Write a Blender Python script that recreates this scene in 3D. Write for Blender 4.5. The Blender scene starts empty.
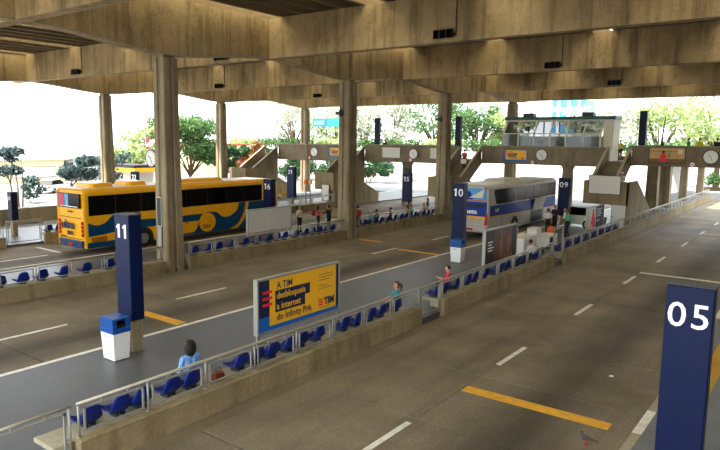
import bpy, bmesh, math, random
import numpy as np
from mathutils import Vector, Matrix

random.seed(7)
RNG = np.random.default_rng(7)
PI = math.pi
S = bpy.context.scene
COL = S.collection

# ------------------------------------------------------------------ camera, sky, sun, exposure
FOCAL, PITCH, ROLL, YAW, EYE = 630.65, math.radians(7.634), math.radians(0.692), math.radians(36.779), 6.2
_F = Vector((-math.sin(YAW), math.cos(YAW), 0)); _R = Vector((math.cos(YAW), math.sin(YAW), 0)); _U = Vector((0, 0, 1))
_fw = math.cos(PITCH) * _F - math.sin(PITCH) * _U
_up = math.sin(PITCH) * _F + math.cos(PITCH) * _U
_r = math.cos(ROLL) * _R + math.sin(ROLL) * _up
_u = -math.sin(ROLL) * _R + math.cos(ROLL) * _up
cd = bpy.data.cameras.new('camera'); cd.sensor_width = 36; cd.lens = FOCAL / 720 * 36; cd.clip_end = 2000
cam = bpy.data.objects.new('camera', cd); COL.objects.link(cam)
m = Matrix.Identity(4)
for i in range(3):
    m[i][0] = _r[i]; m[i][1] = _u[i]; m[i][2] = -_fw[i]
m[2][3] = EYE
cam.matrix_world = m
S.camera = cam

W = bpy.data.worlds.new('sky'); S.world = W; W.use_nodes = True
bg = W.node_tree.nodes['Background']
bg.inputs[0].default_value = (0.86, 0.93, 1.0, 1); bg.inputs[1].default_value = 1.5
sd = bpy.data.lights.new('sun', 'SUN'); sd.energy = 5.0; sd.angle = 0.02; sd.color = (1, 0.95, 0.86)
sun = bpy.data.objects.new('sun', sd); COL.objects.link(sun)
sun.rotation_euler = Vector((0.55, 0.80, -1.75)).to_track_quat('-Z', 'Y').to_euler()
S.view_settings.view_transform = 'Standard'
S.view_settings.look = 'None'
S.view_settings.gamma = 1
S.view_settings.use_curve_mapping = False
S.view_settings.exposure = 1.85

# ------------------------------------------------------------------ materials
def lin(c):
    return tuple(((v / 255) / 12.92 if v / 255 <= 0.04045 else ((v / 255 + 0.055) / 1.055) ** 2.4) for v in c)

def mixnode(nt, fac, a, b, blend='MIX'):
    n = nt.nodes.new('ShaderNodeMix'); n.data_type = 'RGBA'; n.blend_type = blend
    for sock, v in ((n.inputs[0], fac), (n.inputs[6], a), (n.inputs[7], b)):
        if hasattr(v, 'links') or hasattr(v, 'is_linked'):
            nt.links.new(v, sock)
        else:
            sock.default_value = v if isinstance(v, (int, float)) else (*v, 1)
    return n.outputs[2]

def noise(nt, vec, scale, detail=4, rough=0.6, stretch=None):
    if stretch:
        mp = nt.nodes.new('ShaderNodeMapping'); mp.inputs['Scale'].default_value = stretch
        nt.links.new(vec, mp.inputs[0]); vec = mp.outputs[0]
    n = nt.nodes.new('ShaderNodeTexNoise'); n.inputs['Scale'].default_value = scale
    n.inputs['Detail'].default_value = detail; n.inputs['Roughness'].default_value = rough
    nt.links.new(vec, n.inputs['Vector']); return n.outputs[0]

def ramp(nt, fac, lo, hi, a=0.0, b=1.0):
    n = nt.nodes.new('ShaderNodeMapRange'); nt.links.new(fac, n.inputs[0])
    n.inputs[1].default_value = lo; n.inputs[2].default_value = hi; n.inputs[3].default_value = a; n.inputs[4].default_value = b
    return n.outputs[0]

MATS = {}
def mat(name, col, rough=0.6, metal=0.0, var=0.10, vscale=3.0, spec=0.4):
    """plain surface with a little procedural colour variation"""
    if name in MATS: return MATS[name]
    M = bpy.data.materials.new(name); M.use_nodes = True; nt = M.node_tree
    b = nt.nodes['Principled BSDF']
    c = lin(col)
    tc = nt.nodes.new('ShaderNodeTexCoord')
    f = noise(nt, tc.outputs['Object'], vscale)
    d = tuple(v * (1 - var) for v in c); h = tuple(min(1, v * (1 + var)) for v in c)
    nt.links.new(mixnode(nt, f, d, h), b.inputs['Base Color'])
    b.inputs['Roughness'].default_value = rough; b.inputs['Metallic'].default_value = metal
    b.inputs['Specular IOR Level'].default_value = spec
    MATS[name] = M
    return M

def concrete(name, c1, c2, stain, streak=0.5, rough=0.85, bump=0.25, stretch=(1.4, 1.4, 0.12), grain=9.0, spec=0.25, sscale=1.0, perobj=0.0, patch=0.0, tracks=(), gr=(.80, 1.15)):
    """weathered concrete: two tones, drip streaks along one axis, fine grain"""
    M = bpy.data.materials.new(name); M.use_nodes = True; nt = M.node_tree
    b = nt.nodes['Principled BSDF']
    g = nt.nodes.new('ShaderNodeNewGeometry'); P = g.outputs['Position']
    big = ramp(nt, noise(nt, P, 0.35, 5), 0.35, 0.65)
    base = mixnode(nt, big, lin(c1), lin(c2))
    st = ramp(nt, noise(nt, P, sscale, 5, 0.65, stretch), 0.48, 0.72, 0, streak)
    base = mixnode(nt, st, base, lin(stain))
    if patch:                              # dark weathered blotches
        pf = ramp(nt, noise(nt, P, 0.9, 8, 0.75, (1, 1, .6)), 0.52, 0.74, 0, patch)
        base = mixnode(nt, pf, base, tuple(v * .8 for v in lin(stain)))
    for xc in tracks:                      # oily wheel track worn into the lane
        sp = nt.nodes.new('ShaderNodeSeparateXYZ'); nt.links.new(P, sp.inputs[0])
        ad = nt.nodes.new('ShaderNodeMath'); ad.operation = 'ADD'; nt.links.new(sp.outputs[0], ad.inputs[0]); ad.inputs[1].default_value = -xc
        ab = nt.nodes.new('ShaderNodeMath'); ab.operation = 'ABSOLUTE'; nt.links.new(ad.outputs[0], ab.inputs[0])
        bnd = ramp(nt, ab.outputs[0], .15, 1.35, 1, 0)
        wob = ramp(nt, noise(nt, P, .6, 4, .6, (1, .25, 1)), .3, .65, .5, .95)
        mu = nt.nodes.new('ShaderNodeMath'); mu.operation = 'MULTIPLY'; nt.links.new(bnd, mu.inputs[0]); nt.links.new(wob, mu.inputs[1])
        base = mixnode(nt, mu.outputs[0], base, tuple(v * .5 for v in lin(stain)))
    fine = ramp(nt, noise(nt, P, grain, 6, 0.7), 0.3, 0.7, *gr)
    cmb = nt.nodes.new('ShaderNodeCombineColor')
    for k in range(3): nt.links.new(fine, cmb.inputs[k])
    base = mixnode(nt, 1.0, base, cmb.outputs[0], 'MULTIPLY')
    if perobj:
        oi = nt.nodes.new('ShaderNodeObjectInfo')
        v = ramp(nt, oi.outputs['Random'], 0, 1, 1 - perobj, 1 + perobj)
        cm2 = nt.nodes.new('ShaderNodeCombineColor')
        for k in range(3): nt.links.new(v, cm2.inputs[k])
        base = mixnode(nt, 1.0, base, cm2.outputs[0], 'MULTIPLY')
    nt.links.new(base, b.inputs['Base Color'])
    b.inputs['Roughness'].default_value = rough; b.inputs['Specular IOR Level'].default_value = spec
    if bump:
        bp = nt.nodes.new('ShaderNodeBump'); bp.inputs['Strength'].default_value = bump; bp.inputs['Distance'].default_value = 0.02
        nt.links.new(noise(nt, P, 14, 5), bp.inputs['Height']); nt.links.new(bp.outputs[0], b.inputs['Normal'])
    MATS[name] = M
    return M

def glass(name, col, rough=0.05, alpha=0.45):
    M = bpy.data.materials.new(name); M.use_nodes = True; nt = M.node_tree
    b = nt.nodes['Principled BSDF']; b.inputs['Base Color'].default_value = (*lin(col), 1)
    b.inputs['Roughness'].default_value = rough; b.inputs['Alpha'].default_value = alpha
    MATS[name] = M; return M

concrete('beam concrete', (184, 160, 116), (150, 128, 90), (72, 58, 38), 0.8, stretch=(1.6, 1.6, 0.10), patch=.7)
concrete('column concrete', (158, 144, 116), (128, 112, 84), (76, 64, 44), 0.7, patch=.4, stretch=(3.0, 3.0, 0.08))
concrete('wall concrete', (152, 136, 102), (126, 110, 80), (88, 74, 48), 0.6, patch=.3, stretch=(1.8, 1.8, 0.25))
concrete('walkway concrete', (138, 124, 100), (116, 102, 80), (80, 70, 52), 0.5, patch=.3, stretch=(1.5, 1.5, 0.2))
concrete('soffit concrete', (140, 122, 92), (120, 104, 78), (88, 74, 52), 0.5, stretch=(1.2, 0.2, 1))
concrete('road slab concrete', (130, 117, 95), (100, 89, 71), (76, 67, 52), 0.6, stretch=(0.55, 0.05, 1), rough=0.72, grain=16, spec=0.3, sscale=1.6, perobj=0.06, tracks=(-5.0, -18.4, -32.0), gr=(.62, 1.3))
concrete('road base', (36, 31, 25), (30, 26, 21), (24, 21, 17), 0.3, rough=0.9)
concrete('platform asphalt', (88, 88, 88), (78, 79, 80), (66, 66, 66), 0.5, stretch=(0.5, 0.2, 1), rough=0.42, grain=30, bump=0.05, spec=0.4)
concrete('right platform paving', (112, 112, 112), (100, 101, 103), (84, 84, 84), 0.4, rough=0.6, grain=30, bump=0.08)
concrete('outside ground', (132, 132, 130), (118, 118, 118), (100, 100, 100), 0.3, rough=0.9)
concrete('bench concrete', (160, 151, 128), (146, 136, 112), (128, 116, 90), 0.4, stretch=(1, 1, 1))
concrete('gutter concrete', (122, 108, 84), (108, 96, 74), (78, 68, 50), 0.6, stretch=(1.5, 0.2, 1), grain=18)
concrete('worn white paint', (226, 222, 208), (206, 202, 188), (140, 132, 116), 0.6, stretch=(1.5, 1.5, 1), rough=0.7, bump=0.05, sscale=3)
concrete('worn yellow paint', (222, 164, 48), (206, 150, 40), (136, 104, 44), 0.6, stretch=(1.5, 1.5, 1), rough=0.7, bump=0.05, sscale=3)
concrete('tactile yellow', (196, 150, 50), (182, 138, 44), (140, 108, 40), 0.4, stretch=(1, 1, 1))
mat('totem blue', (4, 20, 58), 0.45, var=0.12, vscale=1.2, spec=.2)
mat('totem dark blue', (10, 20, 44), 0.5, var=0.12, spec=.2)
mat('number white', (238, 238, 236), 0.5, var=0.03)
mat('galvanised steel', (150, 148, 138), 0.4, 0.35, var=0.12, vscale=12)
mat('rail steel', (158, 150, 130), 0.36, 0.4, var=0.12, vscale=8)
mat('seat blue', (8, 32, 112), 0.35, var=0.15, vscale=5, spec=0.3)
mat('dark steel', (54, 54, 54), 0.5, 0.5)
mat('black', (18, 18, 20), 0.5)
mat('black rubber', (24, 24, 24), 0.85)
mat('white plastic', (224, 224, 218), 0.45, var=0.05)
mat('bin blue', (12, 70, 140), 0.35, var=0.08)
mat('bus glass', (5, 5, 6), 0.18, var=0.2, spec=0.15)
mat('bus grey glass', (13, 14, 15), 0.2, var=0.25, vscale=0.6, spec=0.15)
mat('bus yellow', (230, 164, 16), 0.35, var=0.06, spec=0.3)
mat('bus teal', (4, 60, 92), 0.4, var=0.1, spec=0.2)
mat('bus silver', (178, 174, 162), 0.4, 0.0, var=0.06)
mat('bus blue', (6, 52, 140), 0.4, var=0.1, spec=.2)
mat('bus light blue', (70, 150, 205), 0.3, var=0.15)
mat('bus cream', (214, 214, 190), 0.35, var=0.06)
mat('lamp red', (190, 20, 24), 0.25, var=0.1)
mat('chrome', (190, 190, 190), 0.2, 0.9)
mat('hub grey', (150, 148, 142), 0.4, 0.6)
mat('poster yellow', (240, 180, 24), 0.5, var=0.03)
mat('poster navy', (12, 24, 66), 0.5, var=0.05)
mat('poster blue', (10, 96, 178), 0.5, var=0.08, vscale=0.5)
mat('poster red', (222, 24, 38), 0.5, var=0.03)
mat('board white', (206, 202, 188), 0.5, var=0.04)
mat('clock white', (226, 224, 214), 0.4, var=0.03)
mat('teal trim', (30, 84, 78), 0.5)
mat('cream panel', (206, 200, 178), 0.6, var=0.05)
mat('tree bark', (92, 74, 54), 0.9, var=0.25, vscale=6)
mat('orange plastic', (236, 96, 20), 0.5)
mat('brown leather', (110, 52, 26), 0.5, var=0.15)
mat('white house paint', (196, 194, 188), 0.8, var=0.03, vscale=0.3)
mat('yellow house paint', (226, 208, 160), 0.8, var=0.05, vscale=0.4)
mat('tile red', (170, 84, 52), 0.8, var=0.15)
mat('brick orange', (176, 104, 62), 0.8, var=0.15)
mat('tower blue', (60, 150, 200), 0.4, var=0.06, vscale=0.4)
mat('pigeon grey', (70, 66, 66), 0.7, var=0.3, vscale=40)
glass('booth glass', (70, 84, 76), 0.08, 0.62)
glass('window glass', (120, 150, 170), 0.08, 0.7)

M = bpy.data.materials.new('skylight fibreglass'); M.use_nodes = True; nt = M.node_tree
nt.nodes.remove(nt.nodes['Principled BSDF'])
tr = nt.nodes.new('ShaderNodeBsdfTranslucent'); tc = nt.nodes.new('ShaderNodeNewGeometry')
nt.links.new(mixnode(nt, noise(nt, tc.outputs['Position'], 2.0), (0.62, 0.58, 0.48), (0.8, 0.76, 0.66)), tr.inputs[0])
nt.links.new(tr.outputs[0], nt.nodes['Material Output'].inputs[0]); MATS['skylight fibreglass'] = M

def leafmat(name, a, b_):
    M = bpy.data.materials.new(name); M.use_nodes = True; nt = M.node_tree
    b = nt.nodes['Principled BSDF']; g = nt.nodes.new('ShaderNodeNewGeometry')
    f = ramp(nt, noise(nt, g.outputs['Position'], 1.3, 3), 0.35, 0.65)
    c = mixnode(nt, f, lin(a), lin(b_))
    nt.links.new(c, b.inputs['Base Color']); b.inputs['Roughness'].default_value = 0.6
    t = nt.nodes.new('ShaderNodeBsdfTranslucent'); nt.links.new(c, t.inputs[0])
    mx = nt.nodes.new('ShaderNodeMixShader'); mx.inputs[0].default_value = 0.35
    nt.links.new(b.outputs[0], mx.inputs[1]); nt.links.new(t.outputs[0], mx.inputs[2])
    nt.links.new(mx.outputs[0], nt.nodes['Material Output'].inputs[0]); MATS[name] = M
leafmat('leaf dark', (34, 70, 40), (62, 96, 52))
leafmat('leaf mid', (52, 88, 42), (96, 126, 66))
leafmat('leaf bright', (116, 142, 84), (180, 192, 128))
leafmat('leaf pale', (128, 136, 112), (190, 194, 172))
leafmat('leaf slate', (52, 70, 74), (78, 98, 92))
leafmat('leaf red', (150, 64, 40), (120, 96, 50))

def mm(x): return MATS[x] if isinstance(x, str) else x

# ------------------------------------------------------------------ mesh builder
class MB:
    def __init__(s): s.v = []; s.f = []; s.mi = []; s.cur = 0
    def m(s, i): s.cur = i; return s
    def face(s, pts):
        n = len(s.v); s.v += [tuple(p) for p in pts]; s.f.append(tuple(range(n, n + len(pts)))); s.mi.append(s.cur); return s
    def hexa(s, p):
        n = len(s.v); s.v += [tuple(q) for q in p]
        for q in ((0, 3, 2, 1), (4, 5, 6, 7), (0, 1, 5, 4), (1, 2, 6, 5), (2, 3, 7, 6), (3, 0, 4, 7)):
            s.f.append(tuple(n + k for k in q)); s.mi.append(s.cur)
        return s
    def box(s, x0, x1, y0, y1, z0, z1):
        return s.hexa([(x0, y0, z0), (x1, y0, z0), (x1, y1, z0), (x0, y1, z0), (x0, y0, z1), (x1, y0, z1), (x1, y1, z1), (x0, y1, z1)])
    def rbox(s, x0, x1, y0, y1, z0, z1, c=0.02):
        """box with chamfered vertical and horizontal edges"""
        def ring(x0, x1, y0, y1, z, c):
            return [(x0 + c, y0, z), (x1 - c, y0, z), (x1, y0 + c, z), (x1, y1 - c, z), (x1 - c, y1, z), (x0 + c, y1, z), (x0, y1 - c, z), (x0, y0 + c, z)]
        return s.loft([ring(x0 + c, x1 - c, y0 + c, y1 - c, z0, c * .5), ring(x0, x1, y0, y1, z0 + c, c), ring(x0, x1, y0, y1, z1 - c, c), ring(x0 + c, x1 - c, y0 + c, y1 - c, z1, c * .5)])
    def loft(s, rings, cap=True, closed=True):
        n = len(s.v); k = len(rings[0])
        for r in rings: s.v += [tuple(p) for p in r]
        for i in range(len(rings) - 1):
            for j in range(k if closed else k - 1):
                a = n + i * k + j; b = n + i * k + (j + 1) % k
                s.f.append((a, b, b + k, a + k)); s.mi.append(s.cur)
        if cap:
            s.f.append(tuple(n + j for j in reversed(range(k)))); s.mi.append(s.cur)
            e = n + (len(rings) - 1) * k
            s.f.append(tuple(e + j for j in range(k))); s.mi.append(s.cur)
        return s
    def prism(s, pts, axis, a0, a1):
        """2D polygon pushed along an axis; pts are the two other axes in order"""
        def P(p, a):
            return (a, p[0], p[1]) if axis == 'x' else ((p[0], a, p[1]) if axis == 'y' else (p[0], p[1], a))
        return s.loft([[P(p, a0) for p in pts], [P(p, a1) for p in pts]])
    def tube(s, p0, p1, r, n=8, r1=None, cap=True):
        p0 = Vector(p0); p1 = Vector(p1); d = (p1 - p0).normalized(); r1 = r if r1 is None else r1
        a = d.orthogonal().normalized(); b = d.cross(a)
        R = [[p + q * (a * math.cos(2 * PI * k / n) + b * math.sin(2 * PI * k / n)) for k in range(n)] for p, q in ((p0, r), (p1, r1))]
        return s.loft(R, cap)
    def pipe(s, pts, r, n=8):
        for a, b in zip(pts[:-1], pts[1:]): s.tube(a, b, r, n)
        return s
    def ball(s, c, r, n=8, k=6):
        r = r if isinstance(r, (tuple, list)) else (r, r, r)
        R = []
        for i in range(k + 1):
            t = PI * (0.02 + 0.96 * i / k) - PI / 2
            R.append([(c[0] + r[0] * math.cos(t) * math.cos(2 * PI * j / n), c[1] + r[1] * math.cos(t) * math.sin(2 * PI * j / n), c[2] + r[2] * math.sin(t)) for j in range(n)])
        return s.loft(R)
    def mesh(s, name, mats, smooth=False):
        me = bpy.data.meshes.new(name); me.from_pydata(s.v, [], s.f)
        mats = mats if isinstance(mats, (list, tuple)) else [mats]
        for x in mats: me.materials.append(mm(x))
        if len(mats) > 1: me.polygons.foreach_set('material_index', s.mi)
        bm = bmesh.new(); bm.from_mesh(me); bmesh.ops.recalc_face_normals(bm, faces=bm.faces); bm.to_mesh(me); bm.free()
        if smooth: me.polygons.foreach_set('use_smooth', [True] * len(me.polygons))
        return me
    def build(s, name, mats, parent=None, smooth=False, loc=(0, 0, 0), rz=0, bevel=0):
        return obj(name, s.mesh(name, mats, smooth), parent, loc, rz, bevel)

def obj(name, me, parent=None, loc=(0, 0, 0), rz=0, bevel=0):
    o = bpy.data.objects.new(name, me); COL.objects.link(o); o.parent = parent
    o.location = loc; o.rotation_euler = (0, 0, rz)
    if bevel:
        b = o.modifiers.new('bevel', 'BEVEL'); b.width = bevel; b.segments = 2; b.limit_method = 'ANGLE'
    return o
def tag(o, label=None, cat=None, group=None, kind=None):
    if label: o['label'] = label
    if cat: o['category'] = cat
    if group: o['group'] = group
    if kind: o['kind'] = kind
    return o
def thing(name, label, cat, loc=(0, 0, 0), rz=0, group=None):
    o = bpy.data.objects.new(name, None); COL.objects.link(o); o.location = loc; o.rotation_euler = (0, 0, rz); o.empty_display_size = 0.2
    return tag(o, label, cat, group)
def struct(name, mb, mt, parent=None, **k):
    o = mb.build(name, mt, parent, **k)
    if parent is None: o['kind'] = 'structure'
    return o
def dup(root, loc, rz=None, label=None, group=None):
    def cp(o, parent):
        c = o.copy(); COL.objects.link(c); c.parent = parent
        for ch in list(o.children): cp(ch, c)
        return c
    r = cp(root, None); r.location = loc
    if rz is not None: r.rotation_euler = (0, 0, rz)
    if label: r['label'] = label
    if group: r['group'] = group
    return r

def text(name, body, size, loc, face, mt, parent=None, bold=0.0, align='LEFT', width=1.0, depth=0.004):
    """flat lettering as a mesh; face '-y' reads along +X, face '+x' reads along +Y"""
    cu = bpy.data.curves.new(name, 'FONT'); cu.body = body; cu.size = size; cu.offset = bold; cu.extrude = depth
    cu.align_x = align; cu.resolution_u = 3
    t = bpy.data.objects.new(name, cu); COL.objects.link(t)
    dg = bpy.context.evaluated_depsgraph_get()
    me = bpy.data.meshes.new_from_object(t.evaluated_get(dg)); bpy.data.objects.remove(t); bpy.data.curves.remove(cu)
    me.materials.clear(); me.materials.append(mm(mt))
    o = bpy.data.objects.new(name, me); COL.objects.link(o); o.parent = parent; o.location = loc; o.scale = (width, 1, 1)
    o.rotation_euler = (PI / 2, 0, 0) if face == '-y' else (PI / 2, 0, PI / 2)
    return o

# ------------------------------------------------------------------ ground, roads, platforms
X_WALL = [-10.75, -24.2, -36.6]            # road-side face of each platform wall
X_EDGE = [-16.7, -30.3, -43.2]             # open edge of each platform
PZ = 0.12                                  # platform level
struct('ground', MB().box(-400, 300, -200, 500, -0.6, -0.16), 'outside ground')
struct('forecourt', MB().box(-120, 40, 64.5, 130, -0.16, -0.005), 'outside ground')
struct('forecourt_side', MB().box(-120, -47.9, -20, 64.5, -0.16, -0.005), 'outside ground')

def road(n, lanes, y0, y1, gutter, step=3.35, off=0.0):
    x0 = min(a for a, b in lanes); x1 = max(b for a, b in lanes)
    if gutter: x0 = min(x0, gutter[0])
    root = struct('road_%d' % n, MB().box(x0 - .02, x1 + .02, y0, y1, -0.16, -0.07), 'road base')
    cache = {}
    for a, b in lanes:
        y = y0 + off
        while y < y1 - .1:
            e = min(y + step, y1)
            key = (round(b - a, 3), round(e - y, 3))
            if key not in cache:
                g = 0.028; w, h = b - a, e - y
                mb = MB(); c = .008
                u = .004
                mb.loft([[(u, g, -.1), (w - u, g, -.1), (w - u, h - g, -.1), (u, h - g, -.1)], [(u, g, -c), (w - u, g, -c), (w - u, h - g, -c), (u, h - g, -c)],
                         [(u + c, g + c, 0), (w - u - c, g + c, 0), (w - u - c, h - g - c, 0), (u + c, h - g - c, 0)]])
                cache[key] = mb.mesh('slab', 'road slab concrete')
            o = obj('slab', cache[key], root, (a, y, random.uniform(-.003, .001)))
            y = e
    if gutter:
        MB().loft([[(gutter[0], y0, -.1), (gutter[1], y0, -.1), (gutter[1], y0, -.012), (gutter[0], y0, .012)], [(gutter[0], y1, -.1), (gutter[1], y1, -.1), (gutter[1], y1, -.012), (gutter[0], y1, .012)]]).build('gutter', 'gutter concrete', root)
    return root
road(1, [(-10.35, -7.05), (-7.05, -2.95)], 1.55, 92, (-10.75, -10.35))
road(2, [(-23.8, -20.2), (-20.2, -16.7)], 1.55, 64.5, (-24.2, -23.8))
road(3, [(-36.2, -33.2), (-33.2, -30.3)], 1.55, 64.5, (-36.6, -36.2))

for i in range(3):
    root = struct('platform_floor_%d' % (i + 1), MB().box(X_EDGE[i] + .18, X_WALL[i] - .18, -4, 64.5, -.16, PZ), 'platform asphalt')
    cache = None
    y = 2.0
    while y < 64.4:                        # kerb stones along the open edge
        if cache is None:
            cache = MB().rbox(0, .18, .004, 1.196, -.16, PZ + .004, .012).mesh('kerb_stone', 'worn white paint')
        obj('kerb_stone', cache, root, (X_EDGE[i], y, 0)); y += 1.2
# right-hand platform with tactile strip
struct('wall_light_block', MB().box(14, 14.6, -12, 66, -.2, 12.4), 'soffit concrete')  # unseen wall, added close by to block light from the right
rp = struct('platform_floor_right', MB().box(-1.95, 14, -6, 70, -.16, PZ), 'right platform paving')
kw = MB().rbox(0, .2, .004, 1.396, -.16, PZ + .002, .015).mesh('kerb_stone', 'worn white paint')
kg = MB().rbox(0, .2, .004, 1.396, -.16, PZ + .002, .015).mesh('kerb_stone', 'bench concrete')
for k in range(48):
    obj('kerb_stone', kw if k % 2 else kg, rp, (-2.95, 1.1 + 1.4 * k, 0))
MB().box(-2.75, -2.35, -6, 70, -.16, PZ - .003).build('edge_strip', 'right platform paving', rp)
tt = MB(); tt.box(0, .4, 0.003, .397, -.16, PZ)
for k in range(5): tt.box(.03 + .076 * k, .065 + .076 * k, .02, .38, PZ, PZ + .006)
tm = tt.mesh('tactile_tile', 'tactile yellow')
for k in range(60): obj('tactile_tile', tm, rp, (-2.35, 6 + .4 * k, 0))

def marking(name, label, pts, mt, cat='road marking', group=None):
    n = len(pts)
    o = MB().loft([[(x, y, -.002) for x, y in pts], [(x, y, .006) for x, y in pts]]).build(name, mt)
    return tag(o, label, cat, group)
for k in range(11):
    y = 9.4 + 6.6 * k
    marking('lane_dash', ('white lane dash before the broad yellow stop line', 'white lane dash just past the broad yellow stop line', 'white lane dash level with the person in red', 'white lane dash ending at the thin pale stop line')[k] if k < 4 else 'worn white lane dash beyond the thin pale stop line', [(-7.13, y), (-6.99, y), (-6.99, y + 1.95), (-7.13, y + 1.95)], 'worn white paint', group='lane dashes of the near empty road')
for y0, y1 in ((8.3, 10.5), (14.9, 17.4), (21.6, 23.9), (27.9, 30.3), (34.5, 36.6)):
    marking('lane_dash', 'worn white dash between the two lanes of the road at stops ten and eleven', [(-20.07, y0), (-19.93, y0), (-19.93, y1), (-20.07, y1)], 'worn white paint', group='lane dashes of the middle road')
for y0, y1 in ((9.6, 11.9), (14.0, 16.4)):
    marking('lane_dash', 'white dash on the road behind the yellow bus', [(-32.9, y0), (-32.76, y0), (-32.76, y1), (-32.9, y1)], 'worn white paint', group='lane dashes of the far road')
marking('stop_line', 'broad yellow stop line across the lane beside sign 05', [(-7.0, 13.7), (-3.45, 13.72), (-3.45, 14.1), (-7.0, 14.08)], 'worn yellow paint')
marking('stop_line', 'thin pale orange stop line crossing the lane far along the empty road', [(-7.1, 32.1), (-3.2, 32.1), (-3.2, 32.42), (-7.1, 32.42)], 'worn white paint')
marking('stop_line', 'faded orange stop line at the far end of the empty road', [(-6.9, 49.3), (-3.2, 49.3), (-3.2, 49.7), (-6.9, 49.7)], 'worn yellow paint')
marking('stop_line', 'short yellow stop line beside sign 11 and its bin', [(-19.4, 12.75), (-17.15, 12.75), (-17.15, 13.15), (-19.4, 13.15)], 'worn yellow paint')
marking('stop_line', 'yellow stop line running up to the bin of sign 10', [(-19.7, 29.9), (-16.75, 29.9), (-16.75, 30.25), (-19.7, 30.25)], 'worn yellow paint')
marking('stop_line', 'small worn orange mark at the foot of the middle column', [(-23.6, 31.4), (-21.9, 31.4), (-21.9, 31.75), (-23.6, 31.75)], 'worn yellow paint')
marking('stop_line', 'pale transverse line behind the yellow bus', [(-35.6, 17.1), (-33.1, 17.1), (-33.1, 17.3), (-35.6, 17.3)], 'worn white paint')

# ------------------------------------------------------------------ platform walls, benches, railings
WH, RZ = 0.55, 1.25
def wall(name, x, y0, y1):
    w = struct(name, MB().box(x - .22, x, y0, y1, -.12, WH), 'wall concrete')
    MB().rbox(x - .25, x + .015, y0, y1, WH, WH + .035, .01).build('coping', 'wall concrete', w)
    return w
def bench(x, y0, y1, label, group):
    b = thing('bench', label, 'bench', (x, y0, 0), 0, group)
    MB().rbox(-1.0, -.26, 0, y1 - y0, .42, .52, .015).build('bench_slab', 'bench concrete', b)
    k = .4
    me = MB().box(-.85, -.3, -.07, .07, PZ, .42).mesh('support', 'bench concrete')
    while k < y1 - y0:
        obj('support', me, b, (0, k, 0)); k += 3.0
    return b
POST = MB().tube((0, 0, WH), (0, 0, RZ), .024, 8).box(-.045, .045, -.045, .045, WH + .03, WH + .042).mesh('post', 'galvanised steel', True)
def frame_mesh(w, z0, z1, t=.018):
    mb = MB()
    mb.box(-t, t, 0, w, z1 - t * 2, z1).box(-t, t, 0, w, z0, z0 + 2 * t)
    mb.box(-t, t, 0, 2 * t, z0, z1).box(-t, t, w - 2 * t, w, z0, z1)
    for y in (.28 * w, .72 * w): mb.box(-.012, .012, y - .012, y + .012, z1, RZ)
    return mb.mesh('panel_frame', 'galvanised steel')
FRAMES = {}
def railing(x, y0, y1, label, group=None, pitch=1.5):
    n = max(1, round((y1 - y0) / pitch)); p = (y1 - y0) / n
    r = thing('railing', label, 'railing', (x, y0, 0), 0, group)
    MB().tube((0, -.03, RZ), (0, y1 - y0 + .03, RZ), .034, 10).build('top_rail', 'rail steel', r, True)
    key = round(p, 3)
    if key not in FRAMES: FRAMES[key] = frame_mesh(p - .2, WH + .12, RZ - .09)
    for k in range(n + 1): obj('post', POST, r, (0, k * p, 0))
    for k in range(n): obj('panel_frame', FRAMES[key], r, (0, k * p + .1, 0))
    return r
def gate(x, y0, y1, top, label, shut=True):
    g = thing('gate', label, 'gate', (x, y0, 0)); w = y1 - y0
    for y in (.03, w - .03): MB().tube((0, y, PZ), (0, y, top), .026, 8).build('post', 'galvanised steel', g, True)
    MB().tube((0, 0, top), (0, w, top), .03, 8).build('top_rail', 'rail steel', g, True)
    f = MB(); t = .018
    f.box(-t, t, .1, w - .1, top - .13, top - .09).box(-t, t, .1, w - .1, PZ + .12, PZ + .16)
    f.box(-t, t, .1, .14, PZ + .12, top - .09).box(-t, t, w - .14, w - .1, PZ + .12, top - .09)
    for y in (.3 * w, .7 * w): f.box(-.012, .012, y - .015, y + .015, top - .09, top)
    f.box(-.012, .012, .03, .1, .6, .63).box(-.012, .012, w - .1, w - .03, .6, .63)
    f.build('panel_frame', 'galvanised steel', g)
    return g

R1 = -10.93
walls1 = [(5.8, 17.95), (19.5, 30.75), (32.3, 80.0)]
for k, (a, b) in enumerate(walls1): wall('wall_front_%d' % (k + 1), X_WALL[0], a, b)
railing(R1, 5.87, 17.9, 'steel railing on the low wall in front of the seats at stop 11')
railing(R1, 19.55, 30.7, 'steel railing on the low wall between the low gate and the tall gate')
railing(R1, 32.35, 79.8, 'long steel railing running past the stair block to the end of the empty road')
gate(R1, 4.2, 5.72, 1.25, 'low steel gate panel next to the wall end by the first seat')
gate(R1, 18.0, 19.48, 1.25, 'low steel gate panel in the wall gap beside the ponytailed woman')
gate(R1, 30.8, 32.25, 2.0, 'tall steel gate panel in the wall gap by the white cabinets')
bench(X_WALL[0], 5.4, 17.9, 'concrete bench ledge carrying the blue seats at stop 11', None)
bench(X_WALL[0], 19.6, 30.7, 'concrete bench ledge carrying the blue seats at stop 10 between the gates', None)
bench(X_WALL[0], 32.4, 44.8, 'concrete bench ledge carrying the blue seats before the stair block', None)

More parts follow.
